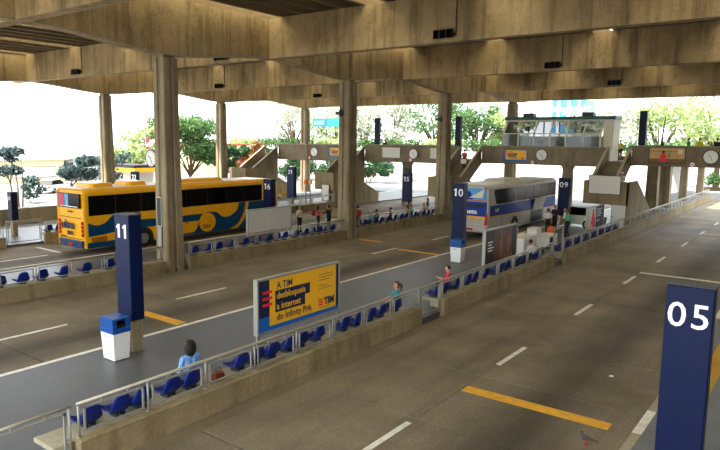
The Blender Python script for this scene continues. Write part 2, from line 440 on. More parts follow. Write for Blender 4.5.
walls2 = [(3.0, 17.5), (18.9, 30.9), (32.4, 43.3), (45.0, 60)]
for k, (a, b) in enumerate(walls2): wall('wall_middle_%d' % (k + 1), X_WALL[1], a, b)
for (a, b), l in zip(walls2, ('steel railing on the wall left of the near concrete column', 'steel railing on the wall below the blank white board', 'steel railing in front of the people seated beside sign 15', 'steel railing on the middle wall beyond the third column')):
    railing(X_WALL[1] - .18, a + .06, b - .06, l)
for (a, b), l in zip(walls2[:3], ('concrete bench ledge on the middle platform left of the near column', 'concrete bench ledge under the blank white board', 'concrete bench ledge with the row of waiting people')):
    bench(X_WALL[1], a + .1, b - .1, l, None)
walls3 = [(4.0, 16.0), (18.2, 45.1)]
for k, (a, b) in enumerate(walls3): wall('wall_far_%d' % (k + 1), X_WALL[2], a, b)
railing(X_WALL[2] - .18, 4.06, 15.94, 'steel railing on the far wall before the tall gate frame')
railing(X_WALL[2] - .18, 18.3, 45.0, 'steel railing on the far wall hidden behind the yellow bus')
gate(X_WALL[2] - .18, 16.1, 18.1, 1.45, 'steel gate frame in the far wall gap beside the yellow bus')
bench(X_WALL[2], 4.1, 15.9, 'concrete bench ledge on the far platform before the gate', None)
bench(X_WALL[2], 18.4, 45.0, 'concrete bench ledge on the far platform behind the yellow bus', None)
bw = struct('wall_boundary', MB().box(-47.9, -47.5, -10, 48, -.16, .95), 'wall concrete')

# bucket seats facing the platform (open side towards -X)
def seat_mesh():
    prof = [(-.44, .045), (-.40, .0), (-.22, -.02), (-.06, .0), (.01, .07), (.045, .20), (.07, .36), (.075, .40)]   # x, z from front lip to the top of the back
    n = len(prof); rows = []
    for j in range(9):
        t = j / 8 * 2 - 1
        r = []
        for i, (x, z) in enumerate(prof):
            up = .07 * abs(t) ** 2.5 * (1 - .4 * i / n)
            hw = .225 if i < 5 else .225 - .03 * (i - 4) ** 1.3 * .6
            xx = x - (.05 * abs(t) ** 2 if i >= 5 else 0)
            zz = z + up if i < 5 else z - (.05 * abs(t) ** 3 if i >= 6 else 0)
            r.append((xx, t * hw, zz))
        rows.append(r)
    mb = MB()
    N = 9
    front = [[p for p in r] for r in rows]
    back = [[(p[0] + (.022 if i >= 4 else .004), p[1] * 1.03, p[2] - (.022 if i < 5 else .0)) for i, p in enumerate(r)] for r in rows]
    for A, fl in ((front, False), (back, True)):
        for j in range(N - 1):
            for i in range(n - 1):
                q = [A[j][i], A[j + 1][i], A[j + 1][i + 1], A[j][i + 1]]
                mb.face(q[::-1] if fl else q)
    edge = [(j, 0) for j in range(N)] + [(N - 1, i) for i in range(1, n)] + [(j, n - 1) for j in range(N - 2, -1, -1)] + [(0, i) for i in range(n - 2, 0, -1)]
    for a, b in zip(edge, edge[1:] + edge[:1]):
        mb.face([front[a[0]][a[1]], back[a[0]][a[1]], back[b[0]][b[1]], front[b[0]][b[1]]])
    me = mb.mesh('shell', 'seat blue')
    bm = bmesh.new(); bm.from_mesh(me); bmesh.ops.remove_doubles(bm, verts=bm.verts, dist=.0005); bmesh.ops.recalc_face_normals(bm, faces=bm.faces); bm.to_mesh(me); bm.free()
    me.polygons.foreach_set('use_smooth', [True] * len(me.polygons))
    return me
SEAT = seat_mesh()
SEATFOOT = MB().box(-.3, -.02, -.10, -.06, -.1, .0).box(-.3, -.02, .06, .10, -.1, .0).mesh('mounting', 'dark steel')
def seat(x, y, label, group):
    s = thing('plastic_seat', label, 'seat', (x, y, .62), random.uniform(-.03, .03), group)
    obj('shell', SEAT, s); obj('mounting', SEATFOOT, s)
    return s
G = 'blue seats at stop 11'
for y in (6.3, 6.95, 7.45, 8.2, 8.75, 10.25, 10.8, 11.35, 12.0, 12.5, 13.2, 14.4, 15.05, 15.75, 16.35, 17.2):
    seat(X_WALL[0] - .5, y, {6.3: 'blue bucket seat at the wall end beside the low gate panel', 8.75: 'blue bucket seat occupied by the woman in the blue blouse', 8.2: 'blue bucket seat right beside the woman in the blue blouse', 10.25: 'blue bucket seat just past the brown handbag', 17.2: 'blue bucket seat occupied by the ponytailed woman', 16.35: 'blue bucket seat right beside the ponytailed woman'}.get(y) or
         ('empty blue bucket seat between the wall end and the woman in blue' if y < 8 else 'empty blue bucket seat in front of the yellow advert board' if y < 14.9 else 'empty blue bucket seat between the yellow advert board and the ponytailed woman'), G)
y = 19.85
while y < 30.4:
    seat(X_WALL[0] - .5, y, 'blue plastic bucket seat on the ledge near stop 10', 'blue seats at stop 10'); y += random.choice((.62, .62, .95))
y = 32.7
while y < 44.6:
    seat(X_WALL[0] - .5, y, 'blue plastic bucket seat on the ledge beside the stair block', 'blue seats before the stair block'); y += random.choice((.62, .62, .9))
for y in (9.3, 10.5, 11.35, 12.1, 13.0, 13.95, 15.0, 15.65, 16.4):
    seat(X_WALL[1] - .5, y, 'blue plastic bucket seat left of the near concrete column', 'blue seats left of the near column')
y = 19.6
while y < 30.3:
    seat(X_WALL[1] - .5, y, 'blue plastic bucket seat beneath the blank white board', 'blue seats beneath the white board'); y += random.choice((.62, .66, .9))
y = 33.0
while y < 43.1:
    seat(X_WALL[1] - .5, y, 'blue plastic bucket seat in the row by sign 15', 'blue seats by sign 15'); y += random.choice((.62, .64, .85))
for y in (12.0, 12.7, 13.6, 14.4, 15.1, 18.7, 19.3):
    seat(X_WALL[2] - .5, y, 'dark blue bucket seat on the far platform by the gate frame', 'blue seats on the far platform')

# ------------------------------------------------------------------ concrete roof
ZB, ZT, ZC = 10.42, 12.45, 9.8             # beam soffit, beam top, column head
COLY = [18.2 + 12.95 * k for k in range(-1, 4)]
BEAMY = [24.68 + 12.95 * k for k in range(-2, 4)]
def column(x, y, label):
    c = thing('column', label, 'column', (x, y, 0), 0, 'concrete roof columns' if 0 else None)
    def plan(h):
        g, d, e = h * .22, h * .16, h * .12
        q = [(-h + e, -h), (-g, -h), (-g * .7, -h + d), (g * .7, -h + d), (g, -h), (h - e, -h), (h, -h + e)]
        P = []
        for k in range(4):
            a = k * PI / 2
            for (px, py) in q[:-1] + [q[-1]]:
                P.append((px * math.cos(a) - py * math.sin(a), px * math.sin(a) + py * math.cos(a)))
        return P
    mb = MB()
    mb.loft([[(px, py, z) for px, py in plan(h)] for z, h in ((-.1, .47), (ZC, .40))])
    mb.build('shaft', 'column concrete', c)
    MB().box(-.30, .30, -.30, .30, ZC, ZC + .14).build('bearing', 'soffit concrete', c)
    return c
NTH = ('near', 'second', 'third', 'fourth')
for k, y in enumerate(COLY):
    if k == 0: continue
    column(-24.8 + (.1 if k == 2 else 0), y + (.5 if k == 2 else 0), ('grooved concrete column with a round clock and notice beside the yellow bus', 'grooved concrete column between the blank white board and the waiting people', 'grooved concrete column left of the blue and silver bus', 'grooved concrete column rising behind the glass booth')[k - 1])
for k, y in enumerate(COLY):
    if k < 1: continue
    column(-51.0, y, ('slim column at the roof edge out past the far sign', 'pale column at the roof edge above the rear of the yellow bus', 'column at the roof edge between green trees', 'column at the roof edge behind the far footbridge span')[k - 1])
def soffit(y):
    d = min(abs(y - c) for c in COLY + [COLY[0] - 12.95, COLY[-1] + 12.95])
    t = max(0, min(1, (d - .35) / 5.6)); t = t * t * (3 - 2 * t) * .55 + t * .45
    return ZC + .12 + (ZB - ZC - .12) * t
for x, l in ((-24.7, 'haunched concrete beam carried by the middle row of columns'), (-51.0, 'haunched concrete beam along the roof edge above the far row of columns')):
    root = thing('roof_beam', l, 'beam', (x, 0, 0))
    for a, b in zip([BEAMY[0] - 1] + BEAMY, BEAMY + [BEAMY[-1] + .25]):
        if b - a < .3: continue
        ys = np.linspace(a + .006, b - .006, 22)
        pts = [(yy, soffit(yy)) for yy in ys] + [(ys[-1], ZT), (ys[0], ZT)]
        MB().prism(pts, 'x', -.3, .3).build('beam_segment', 'beam concrete', root)
        if b - a > 6:
            e = MB()
            for y0, y1 in zip(ys[:-1], ys[1:]):
                e.hexa([(.3, y0, soffit(y0)), (.33, y0, soffit(y0)), (.33, y1, soffit(y1)), (.3, y1, soffit(y1)), (.3, y0, soffit(y0) + .06), (.33, y0, soffit(y0) + .06), (.33, y1, soffit(y1) + .06), (.3, y1, soffit(y1) + .06)])
            e.build('edge_lip', 'bench concrete', root)
BL = ('overhead', 'first', 'second', 'third', 'fourth', 'last')
BLAB = ['cross beam of the roof above the walkway end', 'concrete cross beam at the top corner before the near column', 'deep stained concrete cross beam with floodlights just past the near column',
        'concrete cross beam between the second and third columns', 'concrete cross beam directly above the footbridge', 'outermost concrete cross beam against the bright sky']
for k, y in enumerate(BEAMY):
    b = thing('cross_beam', BLAB[k], 'beam', (0, y, 0))
    xs = [-53.2, -51.3, -38, -25.0, -24.4, -12.3, 0, 14.6]
    for a, c in zip(xs[:-1], xs[1:]):
        mb = MB(); mb.box(a + .005, c - .005, -.24, .24, ZB + .05, ZT); mb.box(a + .005, c - .005, -.27, .27, ZB, ZB + .05)
        mb.build('beam_segment', 'beam concrete', b)
    for xx in (-42.7, -27.5, -13.3):       # conduit feeding a floodlight cluster
        MB().tube((xx, -.27, ZB + .2), (xx, -.27, ZT - .1), .025, 6).build('conduit', 'dark steel', b)
ya, yb = BEAMY[0] - .4, BEAMY[-1] + .4
ce = struct('ceiling', MB().box(-53.4, 14.6, ya, ya + .3, ZT, 13.2).box(-53.4, 14.6, yb - .3, yb, ZT, 13.2), 'beam concrete')
jm = MB().loft([[(-.16, ya + .3, 13.0), (-.11, ya + .3, ZT), (.11, ya + .3, ZT), (.16, ya + .3, 13.0)], [(-.16, yb - .3, 13.0), (-.11, yb - .3, ZT), (.11, yb - .3, ZT), (.16, yb - .3, 13.0)]]).mesh('joist', 'soffit concrete')
pm = MB().box(0, 1.3, ya, yb, 13.0, 13.12).mesh('roof_panel', 'soffit concrete')
sm = MB().box(0, 1.3, ya, yb, 13.04, 13.06).mesh('skylight_panel', 'skylight fibreglass')
k = 0; x = -53.3
while x < 14:
    obj('joist', jm, ce, (x, 0, 0))
    near = min(abs(x + .65 - r) for r in (-24.7, -51.0)) < .7
    light = near or k % 5 == 2
    obj('skylight_panel' if light else 'roof_panel', sm if light else pm, ce, (x, 0, 0))
    x += 1.3; k += 1

# ------------------------------------------------------------------ footbridge, stairs, booth
YB = 50.5
def span(x0, x1, z0, z1, label):
    t = thing('footbridge_span', label, 'footbridge', (x0, YB, 0)); w = x1 - x0
    n = max(2, round(w / 2.6))
    for k in range(n):
        a, b = w * k / n, w * (k + 1) / n
        MB().rbox(a + .008, b - .008, 0, .22, z0, z1 - .06, .012).build('parapet_panel', 'walkway concrete', t)
    MB().box(0, w, -.03, .27, z1 - .06, z1).build('coping', 'bench concrete', t)
    MB().box(0, w, .22, 3.6, z0 + .1, z0 + .45).build('deck', 'walkway concrete', t)
    MB().tube((0, 3.5, z1), (w, 3.5, z1), .03, 6).build('handrail', 'galvanised steel', t)
    k = 0.1; me = MB().tube((0, 3.5, z0 + .45), (0, 3.5, z1), .025, 6).mesh('rail_post', 'galvanised steel')
    while k < w: obj('rail_post', me, t, (k, 0, 0)); k += 2.0
    return t
span(-12.3, 13.9, 4.58, 6.08, 'footbridge span with the picture poster and clock over the empty road')
span(-24.63, -14.12, 4.38, 5.90, 'footbridge span under the glass booth above the blue bus')
span(-37.25, -27.0, 4.20, 5.83, 'footbridge span with two blank white boards beside its clock')
span(-49.1, -39.4, 4.05, 5.75, 'footbridge span with a red pipe and clock left of the second column')
for x0, x1, z, l in ((-14.12, -12.3, 4.83, 'stair head slab behind the blank board stair'), (-27.0, -24.63, 4.63, 'stair head slab behind the stair with two climbing people'), (-39.4, -37.25, 4.5, 'stair head slab behind the second column'), (-51.5, -49.1, 4.4, 'stair head slab above the front of the yellow bus')):
    d = thing('footbridge_landing', l, 'landing', (x0, YB, 0))
    MB().box(.01, x1 - x0 - .01, .05, 3.6, z - .3, z).build('deck', 'walkway concrete', d)
    MB().tube((0, 3.5, z + 1.2), (x1 - x0, 3.5, z + 1.2), .03, 6).build('handrail', 'galvanised steel', d)
    for k in (.1, 1.0, x1 - x0 - .1): MB().tube((k, 3.5, z), (k, 3.5, z + 1.2), .025, 6).build('rail_post', 'galvanised steel', d)

def stairs(xl, xr, zd, label, solid=False, lower=1.26, zl=2.6):
    t = thing('staircase', label, 'stairs', (xl, 45.5, 0)); w = xr - xl
    y0, y1 = 1.35, YB - 45.5 - .02
    n = 13
    for k in range(n):
        a = y0 + (y1 - y0) * k / n; b = y0 + (y1 - y0) * (k + 1) / n
        z = zl + (zd - zl) * (k + 1) / n
        MB().box(.16, w - .16, a, b + .03, z - .26, z).build('step', 'walkway concrete', t)
    for x in (0, w - .15):
        pts = [(y0, zl - .35), (y1, zd - .35), (y1, zd + 1.05), (y0, zl + 1.0)]
        if solid and x > 0: pts = [(y0, PZ), (y1, PZ), (y1, zd + 1.05), (y0, zl + 1.0)]
        MB().prism(pts, 'x', x, x + .15).build('parapet', 'walkway concrete', t)
        MB().prism([(y0, zl + 1.0), (y1, zd + 1.05), (y1, zd + 1.11), (y0, zl + 1.06)], 'x', x - .03, x + .18).build('coping', 'bench concrete', t)
    W2 = w + lower
    MB().box(.005, W2 - .16, .005, y0, zl - .25, zl).build('landing', 'walkway concrete', t)
    for k in range(3):
        MB().rbox(W2 * k / 3 + .006, W2 * (k + 1) / 3 - .006, -.18, 0, zl - .62, zl + 1.0, .01).build('parapet_panel', 'wall concrete', t)
    MB().box(.0, .15, 0, y0, zl, zl + 1.0).build('parapet', 'walkway concrete', t)
    MB().box(W2 - 1.15, W2 - .16, .02, .25, PZ, zl - .25).build('support_wall', 'wall concrete', t)
    MB().prism([(-.18, PZ), (6.9, PZ), (6.9, 1.0), (y0 + .7, zl + 1.0), (-.18, zl + 1.0)], 'x', W2 - .15, W2).build('parapet', 'wall concrete', t)
    for k in range(12):
        a = y0 + 4.9 * k / 12; z = zl - (zl - PZ) * (k + 1) / 12.5
        MB().box(w + .02, W2 - .16, a, a + .42, z - .24, z).build('step', 'walkway concrete', t)
    return t
stairs(-14.12, -12.3, 4.83, 'concrete staircase with a blank white board and a white door')
stairs(-26.9, -24.63, 4.63, 'concrete staircase with two people climbing it beside the third column', zl=2.3, lower=.14)
stairs(-39.3, -37.25, 4.5, 'solid sided concrete staircase behind the second column', True, zl=2.2, lower=.4)
stairs(-51.3, -49.14, 4.4, 'concrete staircase descending behind the front of the yellow bus', True, zl=2.2, lower=.5)
b = thing('notice_board', 'blank white board fixed to the stair landing', 'board', (-13.72, 45.29, 2.73))
MB().box(0, 2.1, -.03, .02, 0, 1.24).build('panel', 'board white', b)
f = MB(); f.box(-.04, 2.14, -.05, .02, -.04, .0).box(-.04, 2.14, -.05, .02, 1.24, 1.28).box(-.04, 0, -.05, .02, 0, 1.24).box(2.1, 2.14, -.05, .02, 0, 1.24); f.build('frame', 'dark steel', b)
d = thing('door', 'white steel door under the stair landing', 'door', (-12.1, 45.42, PZ))
MB().rbox(0, .95, 0, .06, 0, 1.9, .01).build('leaf', 'white plastic', d); MB().box(.06, .10, -.05, 0, .95, 1.1).build('handle', 'dark steel', d)
MB().box(-.05, 0, -.02, .08, 0, 1.95).box(.95, 1.0, -.02, .08, 0, 1.95).box(-.05, 1.0, -.02, .08, 1.9, 1.95).build('frame', 'galvanised steel', d)

for x, y, z, l in ((-33.3, 52.2, 4.3, 'dark pier under the footbridge left of sign 15'), (-17.6, 52.2, 4.45, 'dark pier under the footbridge beside sign 09'), (-29.4, 52.4, 4.3, 'dark pier under the footbridge right of sign 15'),
                   (-13.2, 62.5, 4.7, 'thick pier nearest the stair block behind the long railing'), (-13.2, 68.0, 4.7, 'slim pier just past the thick pier behind the long railing'), (-13.2, 77.5, 4.7, 'pier before the last one beside the long railing'), (-13.2, 88.5, 4.7, 'last pier at the end of the long railing')):
    t = thing('pier', l, 'pier', (x, y, 0)); h = .5 if 'thick' in l else .38
    MB().loft([[(sx * q, sy * q, zz) for sx, sy in ((-1, -1), (1, -1), (1, 1), (-1, 1))] for zz, q in ((-.05, h), (z - .4, h * .92))]).build('shaft', 'column concrete', t)
    MB().loft([[(sx * q, sy * q, zz) for sx, sy in ((-1, -1), (1, -1), (1, 1), (-1, 1))] for zz, q in ((z - .4, h * .92), (z, h * 1.25))]).build('capital', 'column concrete', t)
g = thing('pier_shade_gallery', 'concrete gallery slab widened to shade the piers beyond the footbridge', 'gallery', (-13.2, 60, 4.7))
MB().box(-4.5, 1.7, 0, 31, 0, .35).build('deck', 'soffit concrete', g); MB().box(1.55, 1.7, 0, 31, .35, .8).build('parapet', 'walkway concrete', g)  # deck hidden behind the span, widened to keep sun off the piers

# glass control booth standing on the footbridge
bt = thing('control_booth', 'glass control booth with leaning upper panes and teal roof edge', 'booth', (-22.9, 50.95, 4.83))
BW, nb = 8.1, 6
MB().box(-.1, BW + .8, 0, 2.3, 0, .9).build('base_wall', 'cream panel', bt)
for k in range(nb + 1):
    x = BW * k / nb
    MB().prism([(0, .9), (.09, .9), (.09, 2.1), (1.0, 3.15), (.9, 3.15), (0, 2.12)], 'x', x - .06, x + .06).build('mullion', 'cream panel', bt)
for k in range(nb):
    a, b = BW * k / nb + .07, BW * (k + 1) / nb - .07
    MB().hexa([(a, .03, .9), (b, .03, .9), (b, .05, .9), (a, .05, .9), (a, .03, 2.1), (b, .03, 2.1), (b, .05, 2.1), (a, .05, 2.1)]).build('lower_pane', 'booth glass', bt)
    MB().hexa([(a, .03, 2.1), (b, .03, 2.1), (b, .05, 2.1), (a, .05, 2.1), (a, .93, 3.12), (b, .93, 3.12), (b, .95, 3.12), (a, .95, 3.12)]).build('upper_pane', 'booth glass', bt)
MB().box(0, BW, .02, .08, 2.06, 2.14).build('transom', 'cream panel', bt)
MB().box(-.15, BW + .85, .7, 2.5, 3.15, 3.25).build('roof', 'cream panel', bt)
MB().box(-.2, BW + .9, .65, 2.55, 3.25, 3.5).build('fascia', 'teal trim', bt)
for k in range(3): MB().rbox(BW + .06 + .25 * k, BW + .33 + .25 * k, .5, 2.3, .9, 3.15, .01).build('end_wall', 'cream panel', bt)
MB().box(-.02, BW, 2.2, 2.26, .9, 1.9).build('back_wall', 'cream panel', bt)
for k in range(7): MB().box(BW * k / 6 - .05, BW * k / 6 + .05, 2.2, 2.27, 1.9, 3.15).build('back_mullion', 'cream panel', bt)
for x in (1.2, 6.2): MB().rbox(x, x + .9, 1.2, 1.9, 3.5, 3.85, .02).build('air_unit', 'dark steel', bt)
for x, z in ((1.75, 1.0), (2.9, 1.0), (4.6, 1.0)):
    mo = thing('monitor', 'computer monitor on the desk inside the glass booth', 'monitor', (-22.9 + x, 51.9, 4.83 + .9), 0, 'monitors in the booth')
    MB().box(-.3, .3, -.03, .03, .3, .7).build('screen', 'white plastic' if x < 2 else 'black', mo); MB().box(-.04, .04, -.02, .02, 0, .3).box(-.15, .15, -.1, .1, 0, .02).build('stand', 'black', mo)
for x in (1.95, 6.75):
    tag(MB().box(-.35 if x > 5 else -.16, .35 if x > 5 else .16, -.01, .01, 0, .55).build('paper_sheet', 'white plastic', loc=(-22.9 + x, 51.55, 7.15)), 'wide white paper taped inside a booth pane' if x > 5 else 'narrow white paper taped inside a booth pane', 'paper')

# ------------------------------------------------------------------ clocks, signs and boards on the footbridge
def clock(loc, r, label, rz=0, two=False):
    t = thing('clock', label, 'clock', loc, rz)
    MB().tube((0, 0, 0), (0, -.1, 0), r, 28).build('case', 'black', t, False)
    for sgn in ((1, -1) if two else (1,)):
        yb = -.1 if sgn == 1 else 0.0
        MB().tube((0, yb, 0), (0, yb - .012 * sgn, 0), r * .88, 28).build('dial', 'clock white', t)
        for k in range(12):
            a = k * PI / 6; c, s_ = math.sin(a), math.cos(a)
            p = [Vector((c * q, yb - .014 * sgn, s_ * q)) for q in (r * .68, r * .8)]
            MB().tube(p[0], p[1], r * .03, 4).build('hour_mark', 'black', t)
        for nm, a, l, w in (('hour_hand', -.9, .45, .04), ('minute_hand', 2.75, .68, .03)):
            MB().tube((0, yb - .02 * sgn, 0), (math.sin(a) * r * l, yb - .02 * sgn, math.cos(a) * r * l), r * w, 4).build(nm, 'black', t)
    return t
for x, z, r, l in ((-43.8, 4.95, .5, 'round wall clock on the span beside the red pipe'), (-31.55, 5.02, .5, 'round wall clock between two blank white boards'), (-19.24, 5.2, .5, 'round wall clock on the span under the glass booth'), (-7.0, 5.34, .52, 'round wall clock on the span over the empty road')):
    clock((x, YB - .01, z), r, l)
cA = clock((-25.6, 17.95, 5.25), .42, 'round clock bracketed off the near concrete column')
MB().box(.38, .58, -.08, -.02, -.04, .04).build('bracket', 'dark steel', cA)
for x, z, w, h, l in ((-35.1, 4.62, 2.0, .92, 'blank white board left of the footbridge clock'), (-29.75, 4.65, 2.0, .92, 'blank white board right of the footbridge clock')):
    b = thing('notice_board', l, 'board', (x, YB - .01, z)); MB().box(0, w, -.05, 0, 0, h).build('panel', 'board white', b)
    MB().box(-.04, w + .04, -.06, 0, -.04, 0).box(-.04, w + .04, -.06, 0, h, h + .04).box(-.04, 0, -.06, 0, 0, h).box(w, w + .04, -.06, 0, 0, h).build('frame', 'galvanised steel', b)
def tim_wall(x, z, w, h, label):
    b = thing('wall_advert', label, 'advert', (x, YB - .01, z))
    MB().box(0, w, -.05, 0, 0, h).build('backing', 'poster blue', b)
    MB().box(.24, w - .08, -.056, -.05, .14, h - .06).build('print', 'poster yellow', b)
    q = MB()
    for k in range(3): q.box(.1, .34, -.062, -.05, h - .2 - .11 * k, h - .14 - .11 * k)
    q.build('logo_bars', 'poster red', b)
    for k, (tx, bx) in enumerate((('A TIM', 0), ('desbloqueia', 1), ('a internet', 1), ('do Infinity Pré.', 0))):
        zz = h - .25 - .17 * k
        if bx: MB().box(.42, .42 + (.86 if k == 1 else .74), -.06, -.05, zz - .04, zz + .12).build('text_block', 'poster navy', b)
        text('lettering', tx, .15, (.45, -.062, zz), '-y', 'poster yellow' if bx else 'poster navy', b, .002, depth=.001)
    text('lettering', 'TIM', .17, (w - .55, -.058, .2), '-y', 'poster navy', b, .006, depth=.001)
tim_wall(-22.62, 4.62, 2.15, .98, 'yellow and blue telephone advert under the glass booth')
tim_wall(-41.9, 4.52, 2.0, .95, 'yellow and blue telephone advert beside the clock left of the second column')
b = thing('wall_advert', 'picture poster of a red shirted figure on the span over the empty road', 'advert', (-11.02, YB - .01, 4.84))
mat('poster sand', (188, 152, 92), 0.6, var=.25, vscale=2); mat('poster brown', (120, 84, 44), 0.6, var=.3); mat('poster pale', (222, 206, 164), .6)
MB().box(0, 2.36, -.05, 0, 0, 1.1).build('backing', 'poster sand', b)
MB().box(0, 2.36, -.056, -.05, 0, .3).build('ground_print', 'poster brown', b); MB().box(.05, 1.95, -.056, -.05, .82, .86).build('shelf_print', 'poster brown', b)
MB().box(1.9, 2.2, -.056, -.05, .68, .95).build('window_print', 'poster pale', b)
MB().prism([(.7, .1), (1.16, .1), (1.12, .55), (1.02, .72), (.85, .72), (.74, .55)], 'y', -.06, -.05).build('figure_print', 'poster red', b)
MB().tube((.94, -.05, .8), (.94, -.061, .8), .1, 12).build('head_print', 'black', b)
MB().prism([(1.25, .45), (1.4, .45), (1.35, .55), (1.34, .8), (1.31, .8), (1.3, .55)], 'y', -.06, -.05).build('ornament_print', 'black', b)
fr = MB(); fr.box(-.05, 2.41, -.07, 0, -.05, 0).box(-.05, 2.41, -.07, 0, 1.1, 1.15).box(-.05, 0, -.07, 0, 0, 1.1).box(2.36, 2.41, -.07, 0, 0, 1.1); fr.build('frame', 'dark steel', b)
for x, z, l in ((-44.5, 4.32, 'left of the advert above the far road'), (-31.9, 4.45, 'below the clock between blank boards'), (-20.0, 4.56, 'below the clock under the booth'), (-8.14, 4.77, 'below the clock over the empty road')):
    s_ = thing('height_sign', 'small round red rimmed height sign ' + l, 'sign', (x, YB - .02, z))
    MB().tube((0, 0, 0), (0, -.03, 0), .19, 20).build('rim', 'lamp red', s_); MB().tube((0, -.03, 0), (0, -.036, 0), .14, 20).build('disc', 'number white', s_)
    MB().box(-.09, .09, -.042, -.036, -.03, .03).build('figures', 'black', s_)
tag(MB().tube((-44.75, YB - .06, 3.9), (-44.75, YB - .06, 5.9), .06, 8).build('pipe', 'lamp red'), 'red vertical pipe on the footbridge span by the clock', 'pipe')
for x, zt, z0, l in ((-36.95, 8.45, 4.6, 'above the stair behind the second column'), (-27.85, 8.5, 4.6, 'beside the stair with two climbing people'), (-12.0, 8.7, 5.0, 'beside the stair with the blank board')):
    s_ = thing('stair_totem', 'tall dark blue totem on the footbridge ' + l, 'sign', (x, 52.2, z0))
    MB().rbox(-.26, .26, -.2, .2, .12, zt - z0, .02).build('panel', 'totem dark blue', s_); MB().box(-.3, .3, -.24, .24, 0, .12).build('plinth', 'dark steel', s_)

# ------------------------------------------------------------------ numbered stop totems
def totem(x, y, num, top, label, w=.64, d=.42, pier=True, blue='totem blue', box=False, zb=1.05, size=.54, px=0):
    t = thing('stop_totem', label, 'sign', (x, y, PZ))
    zb -= PZ; top -= PZ
    MB().rbox(-w / 2, w / 2, -d / 2, d / 2, zb, top, .015).build('panel', blue, t)
    MB().box(-w / 2 - .01, w / 2 + .01, -d / 2 - .01, d / 2 + .01, top - .0, top + .03).build('cap', 'dark steel', t)
    if pier: MB().rbox(px - .17, px + .17, -.15, .15, 0, zb, .02).build('pier', 'column concrete', t)
    cw = size * (.56 if '1' in num else .60); dh = size * .72; z0 = top - .25 - dh
    for q, ch in enumerate(num):           # each digit on its own; the 1 has a flag stroke
        xc = (q - (len(num) - 1) / 2) * cw
        if ch == '1':
            sw = size * .085
            MB().prism([(xc - sw + .02, z0), (xc + sw + .02, z0), (xc + sw + .02, z0 + dh), (xc - sw * .6 + .02, z0 + dh), (xc - sw * 2.6 + .02, z0 + dh * .80), (xc - sw * 2.2 + .02, z0 + dh * .68), (xc - sw + .02, z0 + dh * .78)], 'y', -d / 2 - .008, -d / 2).build('digit', 'number white', t)
        else:
            text('digit', ch, size, (xc, -d / 2 - .004, z0), '-y', 'number white', t, .003, 'CENTER', 1.05)
    if box: MB().rbox(-.22, .22, -.15, .15, top + .03, top + .45, .02).build('lamp_box', 'black', t)
    return t
totem(-15.8, 10.2, '11', 4.05, 'blue totem sign numbered 11 on a concrete pier beside a bin', w=.68, px=.17)
totem(-15.25, 28.95, '10', 4.08, 'blue totem sign numbered 10 in front of the blue bus')
totem(-1.62, 10.95, '05', 4.0, 'blue totem sign numbered 05 at the near kerb', w=.68, d=.3, zb=.4, size=.56)
totem(-15.2, 44.6, '09', 3.72, 'blue totem sign numbered 09 behind the group of people', w=.8)
totem(-29.0, 29.0, '16', 3.65, 'blue totem sign numbered 16 behind the blank white board', w=.72)
totem(-29.0, 45.5, '15', 3.45, 'blue totem sign numbered 15 with a black box on top', w=.78, box=True)
totem(-41.5, 44.5, '21', 3.6, 'blue totem sign numbered 21 beyond the front of the yellow bus', w=.9, zb=.6)
totem(-40.2, 18.1, '21', 2.8, 'dark weathered totem sign on the far platform by the gate frame', w=.5, d=.4, blue='totem dark blue', size=.3)

def bin_(x, y, label):
    t = thing('trash_bin', label, 'bin', (x, y, PZ), .0)
    mb = MB()
    mb.loft([[(sx * q, sy * q * .85, z) for sx, sy in ((-1, -1), (1, -1), (1, 1), (-1, 1))] for z, q in ((.02, .27), (.80, .31))]); mb.build('body', 'white plastic', t, bevel=.012)
    MB().box(-.25, .25, -.21, .21, 0, .03).build('base', 'black', t)
    L = MB()
    L.rbox(-.33, .33, -.285, .285, .78, .92, .02).rbox(-.31, .31, -.27, .27, 1.14, 1.2, .02)
    L.rbox(-.31, -.27, -.27, .27, .9, 1.16, .005)
    for sy in (-1, 1): L.rbox(-.29, .31, sy * .25 - .02, sy * .25 + .02, .9, 1.16, .005)
    L.rbox(.27, .31, -.25, -.14, .9, 1.16, .005).rbox(.27, .31, .14, .25, .9, 1.16, .005)
    L.build('lid', 'bin blue', t); MB().box(-.26, .26, -.2, .2, .92, 1.0).build('opening', 'black', t)
    MB().box(-.15, .05, -.262, -.255, .66, .71).build('sticker', 'bus silver', t); MB().box(.268, .274, -.1, .12, .68, .74).build('sticker', 'bus silver', t)
    return t
bin_(-15.5, 9.5, 'white bin with a blue hooded lid beside sign 11')
bin_(-14.95, 28.35, 'white bin with a blue lid at the foot of sign 10')

# ------------------------------------------------------------------ free-standing advert boards (faces towards +X)
def board(loc, w, z0, h, label, face='board white', legs=True):
    t = thing('advert_board', label, 'advert', loc)
    MB().box(-.05, .05, 0, w, z0, z0 + h).build('panel', face, t)
    fr = MB(); q = .06
    fr.rbox(-.08, .08, -q, w + q, z0 - q, z0, .008).rbox(-.08, .08, -q, w + q, z0 + h, z0 + h + q, .008).rbox(-.08, .08, -q, 0, z0, z0 + h, .008).rbox(-.08, .08, w, w + q, z0, z0 + h, .008)
    fr.build('frame', 'galvanised steel', t)
    if legs:
        for y in (0, w): MB().tube((0, y, PZ), (0, y, z0), .035, 8).box(-.08, .08, y - .08, y + .08, PZ, PZ + .015).build('leg', 'galvanised steel', t)
    return t
bx, by = -12.0, 11.5
t = board((bx, by, 0), 3.4, 1.02, 1.42, 'yellow telephone advert board beside the railing near sign 11', 'poster blue')
X1, Z0, Hh = .052, 1.02, 1.42
MB().box(.05, X1, 0, .42, Z0 + .4, Z0 + Hh).build('print_dark', 'poster navy', t)
MB().box(.05, X1 + .001, .42, 3.28, Z0 + .12, Z0 + Hh).build('print_yellow', 'poster yellow', t)
